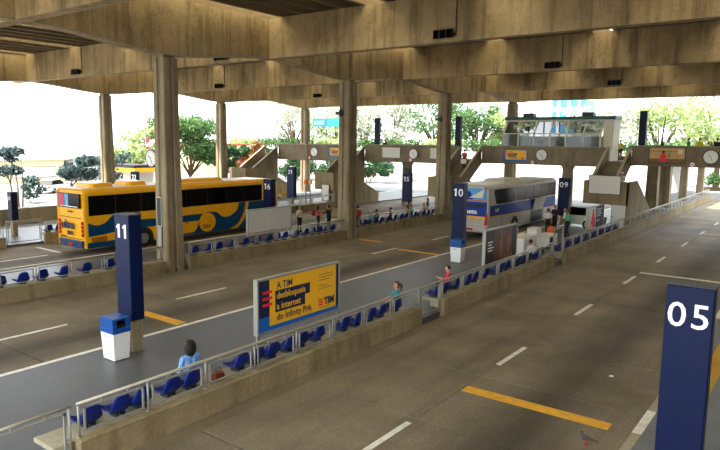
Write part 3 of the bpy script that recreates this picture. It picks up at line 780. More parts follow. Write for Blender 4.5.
MB().box(.05, X1, 3.28, 3.4, Z0 + .12, Z0 + Hh).build('print_dark', 'poster navy', t)
for k in range(3): MB().box(X1, X1 + .006, .16 + .0, .52, Z0 + 1.04 - .17 * k, Z0 + 1.115 - .17 * k).build('logo_bar', 'poster red', t)
rows = [('A TIM', .27, 0, 1.12), ('desbloqueia', .27, 1.33, .83), ('a internet', .27, 1.12, .53), ('do Infinity Pré.', .27, 0, .23)]
for tx, sz, bxw, z in rows:
    if bxw: MB().box(X1, X1 + .006, .64, .64 + bxw + .1, Z0 + z - .07, Z0 + z + .24).build('text_block', 'poster navy', t)
    text('lettering', tx, sz, (X1 + .008, .69, Z0 + z), '+x', 'poster yellow' if bxw else 'poster navy', t, .003, width=.92, depth=.002)
text('lettering', 'TIM', .3, (X1 + .006, 2.72, Z0 + .27), '+x', 'poster navy', t, .012, width=.95, depth=.002)
for k in range(3): MB().box(X1, X1 + .006, 2.47, 2.66, Z0 + .27 + .078 * k, Z0 + .315 + .078 * k).build('logo_bar', 'poster red', t)
for k, w in enumerate((.62, .66, .5, 0, .36, .6)):
    if w: MB().box(X1, X1 + .004, 2.48, 2.48 + w, Z0 + 1.2 - .085 * k, Z0 + 1.215 - .085 * k).build('small_print', 'poster navy', t)
MB().box(X1, X1 + .004, 2.48, 3.0, Z0 + .19, Z0 + .2).build('small_print', 'poster navy', t)

mat('poster wood', (92, 50, 22), 0.45, var=.55, vscale=2.2); mat('poster dark', (22, 14, 10), .45, var=.3); mat('poster amber', (150, 86, 36), .5, var=.5, vscale=3)
t = board((-12.0, 25.2, 0), 3.35, .75, 1.55, 'dark wood coloured advert board with a pale column of light', 'poster wood')
MB().box(.05, .053, 0, .9, .75, 2.3).build('dark_print', 'poster dark', t); MB().box(.05, .053, 2.9, 3.35, .75, 2.3).build('dark_print', 'poster dark', t)
MB().prism([(1.5, .95), (1.85, .95), (1.78, 1.6), (1.7, 2.25), (1.6, 2.25), (1.56, 1.5)], 'x', .05, .056).build('light_print', 'poster amber', t)
MB().prism([(2.3, 1.0), (2.6, 1.0), (2.62, 1.9), (2.35, 1.95)], 'x', .05, .055).build('light_print', 'poster amber', t)
for k in range(3): MB().tube((.05, 2.05 + .38 * k, .95), (.058, 2.05 + .38 * k, .95), .13, 14).build('round_print', 'poster amber', t)
for k, (a, w) in enumerate(((.25, .5), (.3, .35), (.25, .6), (.3, .45))): MB().box(.053, .058, a, a + w, 1.75 - .13 * k, 1.80 - .13 * k).build('text_line', 'number white', t)
board((-25.6, 23.9, 0), 3.4, .92, 1.36, 'blank white board standing behind the middle railing near sign 16')
t = board((-12.35, 40.8, 0), 3.3, .7, 1.35, 'slim advert board with a red figure in front of the stair block', 'board white')
MB().box(.05, .054, 1.65, 3.3, .7, 2.05).build('dark_print', 'poster navy', t)
MB().prism([(.5, .75), (1.6, .75), (1.5, 1.3), (1.2, 1.75), (.9, 1.75), (.7, 1.3)], 'x', .05, .056).build('figure_print', 'poster red', t)
MB().tube((.05, 1.05, 1.83), (.057, 1.05, 1.83), .13, 12).build('head_print', 'brown leather', t); MB().box(.05, .057, .4, .9, .75, .95).build('ground_print', 'poster yellow', t)
for k, w in enumerate((1.2, .9, 1.1, .8, 0, .6)):
    if w: MB().box(.054, .058, 1.85, 1.85 + w, 1.85 - .15 * k, 1.9 - .15 * k).build('text_line', 'number white', t)
n = thing('notice', 'framed dark notice on the near concrete column', 'notice', (-25.05, 17.74, 1.7))
MB().box(0, .3, -.03, .02, .45, 1.75).build('panel', 'dark steel', n); MB().box(-.02, .32, -.035, .02, .40, .45).box(-.02, .32, -.035, .02, 1.75, 1.8).box(-.02, 0, -.035, .02, .45, 1.75).box(.3, .32, -.035, .02, .45, 1.75).build('frame', 'bus silver', n)
MB().box(.02, .28, -.03, .0, -.6, .36).build('lower_sheet', 'galvanised steel', n)

# ------------------------------------------------------------------ floodlights and loudspeakers
def flood(loc, n, label):
    t = thing('floodlight', label, 'floodlight', loc)
    for k in range(n):
        x = .32 * (k - (n - 1) / 2)
        MB().loft([[(x + sx * q, yy, sz * q2) for sx, sz in ((-1, -1), (1, -1), (1, 1), (-1, 1))] for yy, q, q2 in ((-.28, .14, .19), (-.05, .11, .14))]).build('housing', 'black', t)
        MB().box(x - .115, x + .115, -.285, -.28, -.16, .16).build('lens', 'bus glass', t)
    MB().box(-.16 * n, .16 * n, -.05, 0, -.05, .05).build('bracket', 'dark steel', t)
for (k, y), zz in zip(enumerate(BEAMY[2:5]), (10.72, 10.72, 10.72)):
    nm = ('the stained first beam', 'the second beam', 'the third beam')[k]
    for x, l in ((-43.2, 'far bay'), (-28.0, 'bay left of the columns'), (-13.8, 'bay over the near platform')):
        flood((x, y - .27, zz), 3, 'cluster of black floodlights on %s in the %s' % (nm, l))
for k, (y, l) in enumerate(((31.15, 'second'), (44.1, 'third'))):
    s_ = thing('loudspeaker', 'black horn loudspeaker bracketed off the %s column' % l, 'speaker', (-24.8 + (.1 if k == 0 else 0), y - .43 + (.5 if k == 0 else 0), 7.85 + (.0 if k == 0 else .05)))
    MB().tube((0, .0, 0), (0, -.35, 0), .025, 6).build('arm', 'dark steel', s_)
    MB().loft([[(.32 * q, -.5 + .22 * a, .2 * b) if 0 else (c * .3, -.5 + q * math.cos(th), q * math.sin(th)) for th in [2 * PI * j / 12 for j in range(12)]] for c, q in ((-.7, .08), (0, .1), (.7, .24)) for a, b in ((1, 1),)]).build('horn', 'black', s_)

# ------------------------------------------------------------------ buses
def wheel(parent, x, y, r=.5, w=.3, side=1):
    t = MB()
    t.tube((x - side * w, y, r), (x, y, r), r, 24)
    o = t.build('wheel', 'black rubber', parent)
    h = MB(); h.tube((x, y, r), (x + side * .02, y, r), r * .58, 20); h.tube((x + side * .02, y, r), (x + side * .06, y, r), r * .2, 12)
    h.build('rim', 'hub grey', o)
    nt_ = MB()
    for k in range(8): nt_.tube((x + side * .02, y + math.cos(k * PI / 4) * r * .4, r + math.sin(k * PI / 4) * r * .4), (x + side * .04, y + math.cos(k * PI / 4) * r * .4, r + math.sin(k * PI / 4) * r * .4), .025, 6)
    nt_.build('wheel_nuts', 'dark steel', o)

def bus_body(parent, mt, W, L, z0, H, wheels=()):
    """rounded coach shell, rear at y=0, front at y=L; lower edge cut by wheel arches on the sides"""
    def ring(y, i, zt, zb):
        h = W / 2 - i; c = .22
        P = [(-h, zb), (h, zb)]
        for k in range(6):
            a = k / 5 * PI / 2
            P.append((h - .06 - c + c * math.cos(a) + .06 * (1 - k / 5) ** 2, zt - c + c * math.sin(a)))
        for k in range(6):
            a = PI / 2 + k / 5 * PI / 2
            P.append((-(h - .06 - c) + c * math.cos(a) - .06 * (k / 5) ** 2, zt - c + c * math.sin(a)))
        return [(x, y, z) for x, z in P]
    R_ = [ring(.10, .14, H - .10, z0 + .1), ring(.03, .07, H - .05, z0 + .05), ring(0 + .12, .02, H - .01, z0), ring(.4, 0, H, z0), ring(L - .9, 0, H, z0), ring(L - .4, .05, H - .06, z0), ring(L - .12, .16, H - .25, z0 + .05), ring(L, .3, H - .5, z0 + .1)]
    MB().loft(R_).build('body_shell', mt, parent)
    for y in wheels:
        for sd in (-1, 1):
            pts = [(y + .66 * math.cos(a), .5 + .66 * math.sin(a)) for a in np.linspace(0, PI, 13)]
            pts = [(y + .66, z0 - .01)] + pts + [(y - .66, z0 - .01)]
            MB().prism(pts, 'x', sd * (W / 2 - .3), sd * (W / 2 + .004)).build('wheel_arch', 'black', parent)
            wheel(parent, sd * (W / 2 + .01), y, side=sd)
def side_panel(parent, name, pts, mt, W, d=.012, sd=1):
    return MB().prism(pts, 'x', sd * (W / 2 + .001), sd * (W / 2 + d)).build(name, mt, parent)
def rect(a, b, c, d): return [(a, c), (b, c), (b, d), (a, d)]

# yellow coach -----------------------------------------------------
W_, L_, H_ = 2.75, 14.9, 3.48
yb_ = thing('coach_bus', 'yellow and teal coach parked behind the near concrete column', 'bus', (-32.65, 17.6, 0), .012)
bus_body(yb_, 'bus yellow', W_, L_, .32, H_, (3.6, 12.6))
for sd in (1, -1):
    for k in range(8):
        a = .28 + k * 1.6
        side_panel(yb_, 'side_window', rect(a, a + 1.585, 2.06, 3.12), 'bus glass', W_, .012, sd)
def strip(c0, c1, n=24, lo=0, hi=1): return None
def smooth(pts, k=6):
    out = []
    n = len(pts)
    for i in range(n - 1):
        p0, p1, p2, p3 = pts[max(i - 1, 0)], pts[i], pts[i + 1], pts[min(i + 2, n - 1)]
        for j in range(k):
            t = j / k
            out.append(tuple(.5 * ((2 * p1[q]) + (-p0[q] + p2[q]) * t + (2 * p0[q] - 5 * p1[q] + 4 * p2[q] - p3[q]) * t * t + (-p0[q] + 3 * p1[q] - 3 * p2[q] + p3[q]) * t ** 3) for q in (0, 1)))
    return out + [pts[-1]]
def band(parent, name, top, bot, mt, d):
    a, b = smooth(top), smooth(bot)
    return side_panel(parent, name, a + b[::-1], mt, W_, d)
band(yb_, 'livery_wave', [(.22, 1.70), (.7, 1.52), (1.2, 1.62), (1.8, 2.02), (2.9, 2.03)], [(.22, .95), (1.3, 1.02), (2.2, 1.15), (2.6, 1.4), (2.9, 1.75)], 'bus teal', .009)
side_panel(yb_, 'livery_wave', [(2.2, 1.15), (4.3, 1.13), (4.3, 1.58), (3.45, 1.6), (3.3, 1.75), (3.4, 2.03), (2.75, 2.03), (2.5, 1.5)], 'bus teal', W_, .010)
side_panel(yb_, 'livery_wave', rect(4.3, 7.8, 1.14, 1.55), 'bus teal', W_, .009)
side_panel(yb_, 'livery_wave', rect(.15, 2.9, .33, .62), 'bus teal', W_, .010)
MB().prism([(4.35, .34), (7.3, .34), (7.3, .45), (6.5, .45), (4.9, .45)], 'x', W_ / 2 + .001, W_ / 2 + .01).build('livery_wave', 'bus teal', yb_)
side_panel(yb_, 'livery_wave', smooth([(6.9, .33), (7.35, .6), (7.6, 1.14)]) + [(7.8, 1.5)] + smooth([(8.3, 1.62), (9.0, 1.55), (9.5, 1.22), (10.1, 1.2), (10.75, 1.55), (10.95, 2.03)]) + [(11.55, 2.03)] + smooth([(11.35, 1.35), (10.9, .72), (10.2, .36), (9.9, .33)]), 'bus teal', W_, .0095)
side_panel(yb_, 'livery_wave', [(11.85, 2.03)] + smooth([(11.7, 1.5), (11.4, .9), (11.0, .5), (10.75, .33)]) + [(14.0, .33), (14.0, 2.03)], 'bus teal', W_, .009)
side_panel(yb_, 'livery_disc', [(8.25 + .66 * math.cos(a), .98 + .60 * math.sin(a)) for a in np.linspace(0, 2 * PI, 28)[:-1]], 'bus yellow', W_, .016)
text('fleet_number', '2264', .32, (W_ / 2 + .018, 7.85, .62), '+x', 'black', yb_, .006, width=.95, depth=.002)
for y in (6.6, 8.45, 10.5): side_panel(yb_, 'marker_lamp', rect(y, y + .14, 1.0, 1.06), 'lamp red', W_, .022)
for k in range(4): side_panel(yb_, 'grille_slat', rect(.4, 1.3, .64 + .07 * k, .68 + .07 * k), 'brown leather', W_, .02)
for y in (2.72, 4.6, 6.2, 7.7, 9.2): side_panel(yb_, 'hatch_seam', rect(y, y + .015, .4, 1.12), 'black', W_, .017)
RY = -.0
rw = MB().box(-1.08, 1.02, -.02, .06, 2.45, 3.22).build('rear_window', 'bus glass', yb_)
mat('sticker red', (170, 40, 60), .5, var=.5, vscale=3); mat('sticker blue', (90, 150, 190), .5, var=.5, vscale=3)
MB().box(-1.05, -.45, -.026, -.02, 2.5, 3.18).build('window_print', 'sticker red', rw); MB().box(-.4, -.05, -.026, -.02, 2.55, 3.18).build('window_print', 'sticker blue', rw)
MB().box(-.9, .85, -.026, -.02, 2.5, 2.54).build('window_print', 'number white', rw)
MB().box(-1.15, 1.15, -.03, .1, .34, .72).build('rear_bumper', 'bus teal', yb_, bevel=.03)
text('lettering', 'ultra', .62, (-.85, -.008, 1.32), '-y', 'poster navy', yb_, .014, width=1.05, depth=.02)
text('lettering', '2264', .30, (-.32, -.008, .98), '-y', 'poster navy', yb_, .004, width=.9, depth=.02)
text('lettering', 'ONIBUS', .11, (-.2, -.0, 2.22), '-y', 'black', yb_, .002, depth=.03) if False else MB().box(-.22, .2, -.0, .06, 2.2, 2.27).build('badge', 'black', yb_)
for z in (1.92, .80): MB().box(-1.05, 1.05, .005, .06, z, z + .015).build('panel_seam', 'black', yb_)
MB().box(-1.0, -.55, 0.0, .06, .82, .88).build('vent_slot', 'black', yb_)
for sd in (-1, 1):
    for k in range(4): MB().rbox(sd * 1.13 - .07, sd * 1.13 + .07, -.01, .08, .95 + .21 * k, 1.13 + .21 * k, .02).build('tail_lamp', 'lamp red', yb_)
    for z in (.45,): MB().box(sd * .9 - .12, sd * .9 + .12, -.04, 0, z, z + .07).build('reflector', 'lamp red', yb_)
MB().box(-.25, .2, -.04, -.02, .42, .56).build('number_plate', 'lamp red', yb_)
for y, l_, w_ in ((.9, 1.2, .9), (3.2, 1.1, .8), (6.4, 3.6, 1.0)):
    ac = MB(); ac.loft([[(x * w_, y + yy, z) for x, yy in ((-1, .0), (-.8, -.12), (.8, -.12), (1, .0), (1, l_), (.8, l_ + .12), (-.8, l_ + .12), (-1, l_))] for z in (H_ - .02,)] + [[(x * w_ * .85, y + l_ / 2 + (yy - l_ / 2) * .88, H_ + .24) for x, yy in ((-1, .0), (-.8, -.12), (.8, -.12), (1, .0), (1, l_), (.8, l_ + .12), (-.8, l_ + .12), (-1, l_))]])
    ac.build('roof_unit', 'bus yellow', yb_, bevel=.04)
MB().box(-1.0, 1.0, .5, 12.4, H_ - .01, H_ + .015).build('roof_sheet', 'number white', yb_)
MB().box(-1.05, 1.05, L_ - .25, L_ - .02, 1.5, 2.7).build('windscreen', 'bus glass', yb_)
MB().pipe([(1.15, L_ - .25, 2.9), (1.3, L_ + .3, 2.85), (1.35, L_ + .35, 2.4)], .05, 8).box(1.25, 1.42, L_ + .25, L_ + .42, 2.05, 2.5).build('mirror', 'bus yellow', yb_)

# silver and blue coach --------------------------------------------
W_, L_, H_ = 2.65, 12.9, 3.48
cb = thing('coach_bus', 'silver and blue coach standing behind sign 10 with its luggage hatch open', 'bus', (-18.75, 37.05, 0), .01)
bus_body(cb, 'bus silver', W_, L_, .34, H_, (4.25, 10.9))
for sd in (1, -1):
    for a, b in ((.95, 4.35), (4.5, 6.0), (6.05, 7.5), (7.55, 9.1), (9.15, 10.8), (10.85, 12.3)):
        pts = [(a, 2.18), (b, 2.14), (b, 3.14), (a, 3.14)]
        if a < 1: pts = [(a + .25, 2.18), (b, 2.14), (b, 3.14), (a - .15, 3.14), (a - .25, 3.0), (a + .1, 2.25)]
        side_panel(cb, 'side_window', pts, 'bus grey glass' if a in (.95, 4.5, 6.05) else 'bus glass', W_, .014, sd)
    side_panel(cb, 'livery_stripe', [(.2, 1.42), (12.3, 1.24), (12.3, 2.05), (.2, 2.12)], 'bus blue', W_, .008, sd)
    side_panel(cb, 'pinstripe', [(.2, 1.36), (12.3, 1.17), (12.3, 1.25), (.2, 1.44)], 'bus yellow', W_, .012, sd)
text('fleet_number', '5107', .28, (W_ / 2 + .012, .95, 1.68), '+x', 'number white', cb, .006, depth=.002)
for y in (2.0, 3.4, 5.2, 9.8): side_panel(cb, 'hatch_seam', rect(y, y + .015, .45, 1.2), 'dark steel', W_, .014)
side_panel(cb, 'luggage_bay', rect(7.2, 9.6, .42, 1.22), 'black', W_, .016)
MB().hexa([(W_ / 2 + .02, 7.4, 1.25), (W_ / 2 + .06, 7.4, 1.25), (W_ / 2 + .06, 9.4, 1.22), (W_ / 2 + .02, 9.4, 1.22), (W_ / 2 + .25, 7.4, 2.2), (W_ / 2 + .3, 7.4, 2.2), (W_ / 2 + .3, 9.4, 2.18), (W_ / 2 + .25, 9.4, 2.18)]).build('open_hatch', 'bus silver', cb)
rw = MB().box(-1.05, 1.05, -.02, .08, 2.5, 3.22).build('rear_window', 'bus light blue', cb)
MB().prism([(-.1, 2.6), (.85, 2.62), (.98, 3.2)], 'y', -.03, -.02).build('window_print', 'bus cream', rw)
MB().prism([(-1.0, 2.5), (.2, 2.5), (.0, 3.0), (-1.0, 3.2)], 'y', -.027, -.02).build('window_print', 'bus blue', rw)
MB().box(-1.0, 1.0, -.0, .1, 2.42, 2.46).build('red_line', 'lamp red', cb)
MB().box(-1.12, 1.12, .0, .1, 1.42, 2.35).build('rear_panel', 'bus blue', cb); MB().box(-1.0, 1.0, -.006, .1, 2.02, 2.2).build('vent', 'black', cb)
MB().box(-1.1, 1.1, -.005, .1, 1.28, 1.42).build('pinstripe', 'bus yellow', cb)
text('lettering', 'cometa', .42, (-.95, -.008, 1.58), '-y', 'number white', cb, .012, width=1.15, depth=.02)
MB().rbox(-1.2, 1.2, -.05, .15, .38, .78, .06).build('rear_bumper', 'bus silver', cb); MB().box(-.25, .25, -.06, 0, .5, .62).build('number_plate', 'lamp red', cb)
for sd in (-1, 1):
    MB().prism([(sd * 1.02, .85), (sd * 1.22, .9), (sd * 1.2, 1.5), (sd * 1.12, 1.65)], 'y', -.015, .2).build('tail_lamp', 'lamp red', cb)
    MB().box(sd * 1.05 - .1, sd * 1.05 + .1, -.02, .1, 3.24, 3.32).build('top_lamp', 'lamp red', cb)
MB().loft([[(x * .85, y, H_ - .02) for x, y in ((-1, 3.4), (1, 3.4), (1, 6.4), (-1, 6.4))], [(x * .7, y, H_ + .2) for x, y in ((-1, 3.7), (1, 3.7), (1, 6.1), (-1, 6.1))]]).build('roof_unit', 'bus silver', cb, bevel=.05)
MB().box(-1.05, 1.05, L_ - .3, L_ - .02, 1.4, 2.85).build('windscreen', 'bus glass', cb)
for sd in (-1, 1): MB().pipe([(sd * 1.1, L_ - .3, 2.9), (sd * 1.4, L_ + .2, 2.8)], .04, 6).box(sd * 1.4 - .08, sd * 1.4 + .08, L_ + .1, L_ + .25, 2.2, 2.8).build('mirror', 'black', cb)

# car behind the poster ---------------------------------------------
def car(loc, rz, mt, label, roof=None, group=None):
    t = thing('car', label, 'car', loc, rz, group)
    prof = [(-2.05, .28), (2.0, .28), (2.08, .55), (1.95, .78), (1.1, .92), (-1.6, .95), (-2.1, .8)]
    MB().prism(prof, 'x', -.86, .86).build('body', mt, t, bevel=.06)
    cab = MB(); cab.loft([[(x * .82, y, .93) for x, y in ((-1, -1.75), (1, -1.75), (1, 1.15), (-1, 1.15))], [(x * .62, y, 1.45) for x, y in ((-1, -1.2), (1, -1.2), (1, .35), (-1, .35))]])
    cab.build('cabin', 'bus glass', t, bevel=.04)
    MB().box(-.6, .6, -1.15, .3, 1.44, 1.48).build('roof', roof or mt, t, bevel=.02)
    for y in (-1.3, 1.3):
        for sd in (-1, 1): wheel(t, sd * .87, y, .31, .2, sd)
    for sd in (-1, 1):
        MB().box(sd * .65 - .16, sd * .65 + .16, 2.0, 2.1, .6, .74).build('headlamp', 'number white', t); MB().box(sd * .65 - .14, sd * .65 + .14, -2.11, -2.03, .65, .8).build('tail_lamp', 'lamp red', t)
    return t
car((-15.0, 46.4, PZ), 1.47, 'white plastic', 'white car with dark glass and black roof parked sideways behind sign 09', 'black')

# cabinets on the near platform --------------------------------------
def cabinet(x, y, w, d, h, label, dark=False):
    t = thing('cabinet', label, 'cabinet', (x, y, PZ))
    MB().rbox(-w / 2, w / 2, -d / 2, d / 2, .06, h - .06, .02).build('body', 'white plastic', t); MB().rbox(-w / 2 - .02, w / 2 + .02, -d / 2 - .02, d / 2 + .02, h - .06, h, .02).build('lid', 'board white', t)
    MB().box(-w / 2 + .05, w / 2 - .05, -d / 2 + .05, d / 2 - .05, 0, .06).build('plinth', 'dark steel', t)
    for k in (-.25, .25): MB().box(w / 2, w / 2 + .012, d * k - d * .22, d * k + d * .22, .12, h - .12).build('door', 'black' if dark and k < 0 else 'white plastic', t)
cabinet(-13.3, 32.6, 1.0, 1.9, 1.05, 'large white cabinet with a flat lid behind the railing')
cabinet(-14.3, 32.8, .8, 1.3, 1.3, 'taller white cabinet tucked behind the large one')
cabinet(-13.2, 36.1, .8, 1.3, .75, 'low white cabinet with a black door near the tall gate', True)
cabinet(-14.3, 36.9, .6, .8, .95, 'small white cabinet by the feet of the bus passengers')

# ------------------------------------------------------------------ people
def capsule(mb, p0, p1, r0, r1, n=10):
    p0 = Vector(p0); p1 = Vector(p1); d = p1 - p0
    if d.length < 1e-5: d = Vector((0, 0, 1e-3)); p1 = p0 + d
    d = d.normalized(); a = d.orthogonal().normalized(); b = d.cross(a)
    R_ = []
    for t in (-.98, -.8, -.45, 0): R_.append((p0 + d * r0 * t, r0 * math.sqrt(1 - t * t)))
    for t in (0, .45, .8, .98): R_.append((p1 + d * r1 * t, r1 * math.sqrt(1 - t * t)))
    mb.loft([[c + q * (a * math.cos(2 * PI * k / n) + b * math.sin(2 * PI * k / n)) for k in range(n)] for c, q in R_])

def colour(c, prefix): return mat('%s %d %d %d' % (prefix, *c), c, .75 if prefix != 'skin' else .55, var=.12, vscale=14)

def person(label, loc, rz, pose, shirt, pants, hair=(24, 18, 16), style='short', lh=None, rh=None, h=1.68, seat_h=.5, vox=.014, lean=0.0, turn=0.0, skin=(176, 120, 92), long_sleeve=False, shoe=(36, 32, 30), group=None, pattern=None, big=1.0):
    sit = pose == 'sit'
    ph = (seat_h + .10) if sit else .93
    seg = []
    def S_(p0, p1, r0, r1, l): seg.append((Vector(p0), Vector(p1), r0, r1, l))
    for s in (-1, 1):
        hip = Vector((s * .09, 0, ph))
        if sit: knee = Vector((s * .12, .43, ph + .03)); ank = Vector((s * .12, .45, .10)); toe = Vector((s * .13, .60, .045))
        elif pose == 'walk': knee = Vector((s * .09, .10 + .10 * s, .50)); ank = Vector((s * .09, .02 + .20 * s, .10)); toe = Vector((s * .10, .16 + .20 * s, .045))
        else: knee = Vector((s * .10, .02, .50)); ank = Vector((s * .105, -.02, .10)); toe = Vector((s * .12, .13, .045))
        S_(hip, knee, .092, .062, 'pants'); S_(knee, ank, .06, .042, 'pants'); S_(ank, toe, .046, .04, 'shoe')
        S_(ank - Vector((0, .03, .05)), toe - Vector((0, 0, .0)), .04, .035, 'shoe')
    up = lambda y, z: Vector((0, lean * z + y, ph + z))
    for s in (-1, 1):
        o = Vector((s * .07, 0, 0))
        S_(up(-.01, -.01) + o * .9, up(-.01, .08) + o, .115, .108, 'pants')
        S_(up(0, .10) + o * .8, up(0, .22) + o * .8, .108, .105, 'shirt'); S_(up(0, .22) + o * .8, up(.01, .40) + o * 1.1, .105, .105, 'shirt')
    S_(up(-.01, .455) + Vector((-.155, 0, 0)), up(-.01, .455) + Vector((.155, 0, 0)), .058, .058, 'shirt')
    S_(up(-.01, .46) + Vector((-.06, 0, 0)), up(-.01, .46) + Vector((.06, 0, 0)), .075, .075, 'shirt')
    S_(up(-.005, .49), up(.01, .59), .052, .05, 'skin')
    hc = up(.025, .675)
    ct, st = math.cos(turn), math.sin(turn)
    hd = lambda x, y, z: hc + Vector((x * ct - y * st, x * st + y * ct, z))
    S_(hd(0, -.012, .03), hd(0, .0, .035), .092, .092, 'skin'); S_(hd(0, .02, -.03), hd(0, .03, -.06), .072, .056, 'skin')
    S_(hd(0, .085, .005), hd(0, .108, -.022), .011, .015, 'skin')
    for s in (-1, 1):
        S_(hd(s * .088, -.005, .01), hd(s * .09, -.01, -.025), .016, .013, 'skin'); S_(hd(s * .034, .083, .012), hd(s * .036, .083, .012), .014, .014, 'eye')
    S_(hd(-.02, .082, -.058), hd(.02, .082, -.058), .011, .011, 'lip')
    for s, tgt in ((-1, lh), (1, rh)):
        sh = up(-.01, .45) + Vector((s * .19, 0, 0))
        if tgt is None: tgt = Vector((s * .24, .22 if sit else .05, ph + (.10 if sit else -.12)))
        tgt = Vector(tgt); v = tgt - sh; L1, L2 = .28, .25
        d = min(v.length, L1 + L2 - .01); v = v.normalized(); tgt = sh + v * d
        a = (L1 * L1 - L2 * L2 + d * d) / (2 * d); hh = math.sqrt(max(0, L1 * L1 - a * a))
        pole = Vector((s * .5, -.6, -.8)); pole = (pole - v * pole.dot(v)).normalized()
        el = sh + v * a + pole * hh
        S_(sh, el, .056, .045, 'shirt'); mid = el.lerp(tgt, .12)
        S_(el, tgt, .043, .029, 'shirt' if long_sleeve else 'skin')
        f = (tgt - el).normalized(); side = f.cross(Vector((0, 0, 1)))
        side = side.normalized() if side.length > .1 else Vector((1, 0, 0)); dn = side.cross(f).normalized()
        if dn.z > 0: dn = -dn
        for q in (-.022, 0, .022): S_(tgt + side * q * .6, tgt + f * .085 + side * q, .02, .017, 'skin')
        for q, ln in ((-.032, .032), (-.011, .039), (.011, .036), (.031, .028)):
            b0 = tgt + f * .085 + side * q; b1 = b0 + f * ln + dn * .008; b2 = b1 + f * ln * .7 + dn * .022
            S_(b0, b1, .0098, .0092, 'skin'); S_(b1, b2, .0092, .0082, 'skin')
        sgn = -s; b0 = tgt + f * .02 + side * .024 * sgn; b1 = b0 + f * .035 + side * .028 * sgn; b2 = b1 + f * .03 + side * .006 * sgn
        S_(b0, b1, .013, .011, 'skin'); S_(b1, b2, .011, .009, 'skin')
    mb = MB()
    for p0, p1, r0, r1, l in seg:
        if l not in ('eye',): capsule(mb, p0, p1, r0, r1)
    me = mb.mesh('body', 'black'); t = bpy.data.objects.new('body', me); COL.objects.link(t)
    rm = t.modifiers.new('r', 'REMESH'); rm.mode = 'VOXEL'; rm.voxel_size = vox
    sm_ = t.modifiers.new('s', 'SMOOTH'); sm_.factor = .4; sm_.iterations = 2
    bme = bpy.data.meshes.new_from_object(t.evaluated_get(bpy.context.evaluated_depsgraph_get())); bpy.data.objects.remove(t)
    n = len(bme.polygons); cen = np.empty(n * 3); bme.polygons.foreach_get('center', cen); cen = cen.reshape(-1, 3)
    best = np.full(n, 9e9); lab = np.zeros(n, int); order = ['shirt', 'pants', 'skin', 'shoe', 'eye', 'lip']
    for p0, p1, r0, r1, l in seg:
        A = np.array(p0); D = np.array(p1 - p0); dd = max(D @ D, 1e-9)
        tt_ = np.clip((cen - A) @ D / dd, 0, 1); dist = np.linalg.norm(cen - A - tt_[:, None] * D, axis=1) - (r0 + (r1 - r0) * tt_)
        if l in ('eye', 'lip'): dist = np.where(dist < .0, dist - .05, 9e9)
        k = dist < best; best[k] = dist[k]; lab[k] = order.index(l)
    bme.materials.clear()
    for x in (pattern or colour(shirt, 'cloth'), colour(pants, 'cloth'), colour(skin, 'skin'), colour(shoe, 'cloth'), 'black', colour((150, 78, 70), 'skin')): bme.materials.append(mm(x))
    bme.polygons.foreach_set('material_index', lab.astype(np.int32)); bme.polygons.foreach_set('use_smooth', [True] * n)
    k = h / 1.70
    root = thing('person', label, 'person', loc, rz, group); root.scale = (k, k, k)
    bme.name = 'body'; obj('body', bme, root)
    hm = MB(); N, K = 16, 12; rings = []
    for i in range(K + 1):
        t_ = PI * (.02 + .96 * i / K) - PI / 2; r = []
        for j in range(N):
            d = Vector((math.cos(t_) * math.cos(2 * PI * j / N), math.cos(t_) * math.sin(2 * PI * j / N), math.sin(t_)))
            fct = 1.0
            if d.y > .25 and d.z < .55: fct = .72
            if style == 'short' and d.z < -.35: fct = .7
            q = Vector((d.x * .104 * big, d.y * .112 - .008 - .03 * (big - 1) / .3, d.z * .118 * (big ** .5) + .03)) * fct
            if style in ('long', 'pony') and d.y < .25 and d.z < 0: q.z = .03 + d.z * (.27 if style == 'long' else .13); q.x *= 1.08; q.y -= .012
            if style == 'cap' and d.y > .25 and .1 < d.z < .5: q = Vector((d.x * .11, d.y * .16, .06))
            r.append(hd(q.x, q.y, q.z))
        rings.append(r)
    hm.loft(rings)
    if style == 'pony':
        for a_, b_, ra, rb in ((hd(0, -.11, .06), hd(0, -.18, -.02), .03, .042), (hd(0, -.18, -.02), hd(.02, -.17, -.22), .042, .015)): capsule(hm, a_, b_, ra, rb)
    hm.build('hair', colour(hair, 'hair'), root, True)
    return root

# patterned blue blouse
Mb = bpy.data.materials.new('blue print blouse'); Mb.use_nodes = True; nt = Mb.node_tree
tc = nt.nodes.new('ShaderNodeTexCoord'); vo = nt.nodes.new('ShaderNodeTexVoronoi'); vo.inputs['Scale'].default_value = 38; nt.links.new(tc.outputs['Object'], vo.inputs['Vector'])
nt.links.new(mixnode(nt, ramp(nt, vo.outputs['Distance'], .25, .5), lin((24, 72, 160)), lin((120, 166, 214))), nt.nodes['Principled BSDF'].inputs['Base Color']); nt.nodes['Principled BSDF'].inputs['Roughness'].default_value = .8
XS = X_WALL[0] - .70
person('seated woman with dark hair in a blue patterned blouse', (XS, 8.85, PZ), PI / 2 - .05, 'sit', (50, 110, 200), (40, 44, 60), style='long', vox=.009, h=1.8, big=1.3, pattern=Mb, lh=(-.22, .22, .72), rh=(.20, .25, .72))
bag = thing('handbag', 'brown handbag on the bench beside the seated woman in blue', 'bag', (X_WALL[0] - .5, 9.5, .525))
MB().rbox(-.09, .09, -.15, .15, 0, .2, .03).build('pouch', 'brown leather', bag); MB().pipe([(0, -.1, .2), (0, -.07, .3), (0, .07, .3), (0, .1, .2)], .012, 6).build('strap', 'brown leather', bag)
person('seated woman with a ponytail and teal top hugging her knees', (XS, 17.35, PZ), PI / 2 + .9, 'sit', (40, 120, 120), (38, 34, 52), hair=(70, 40, 30), style='pony', vox=.009, lean=-.1, lh=(-.12, .38, .72), rh=(.12, .38, .74), skin=(190, 130, 104))
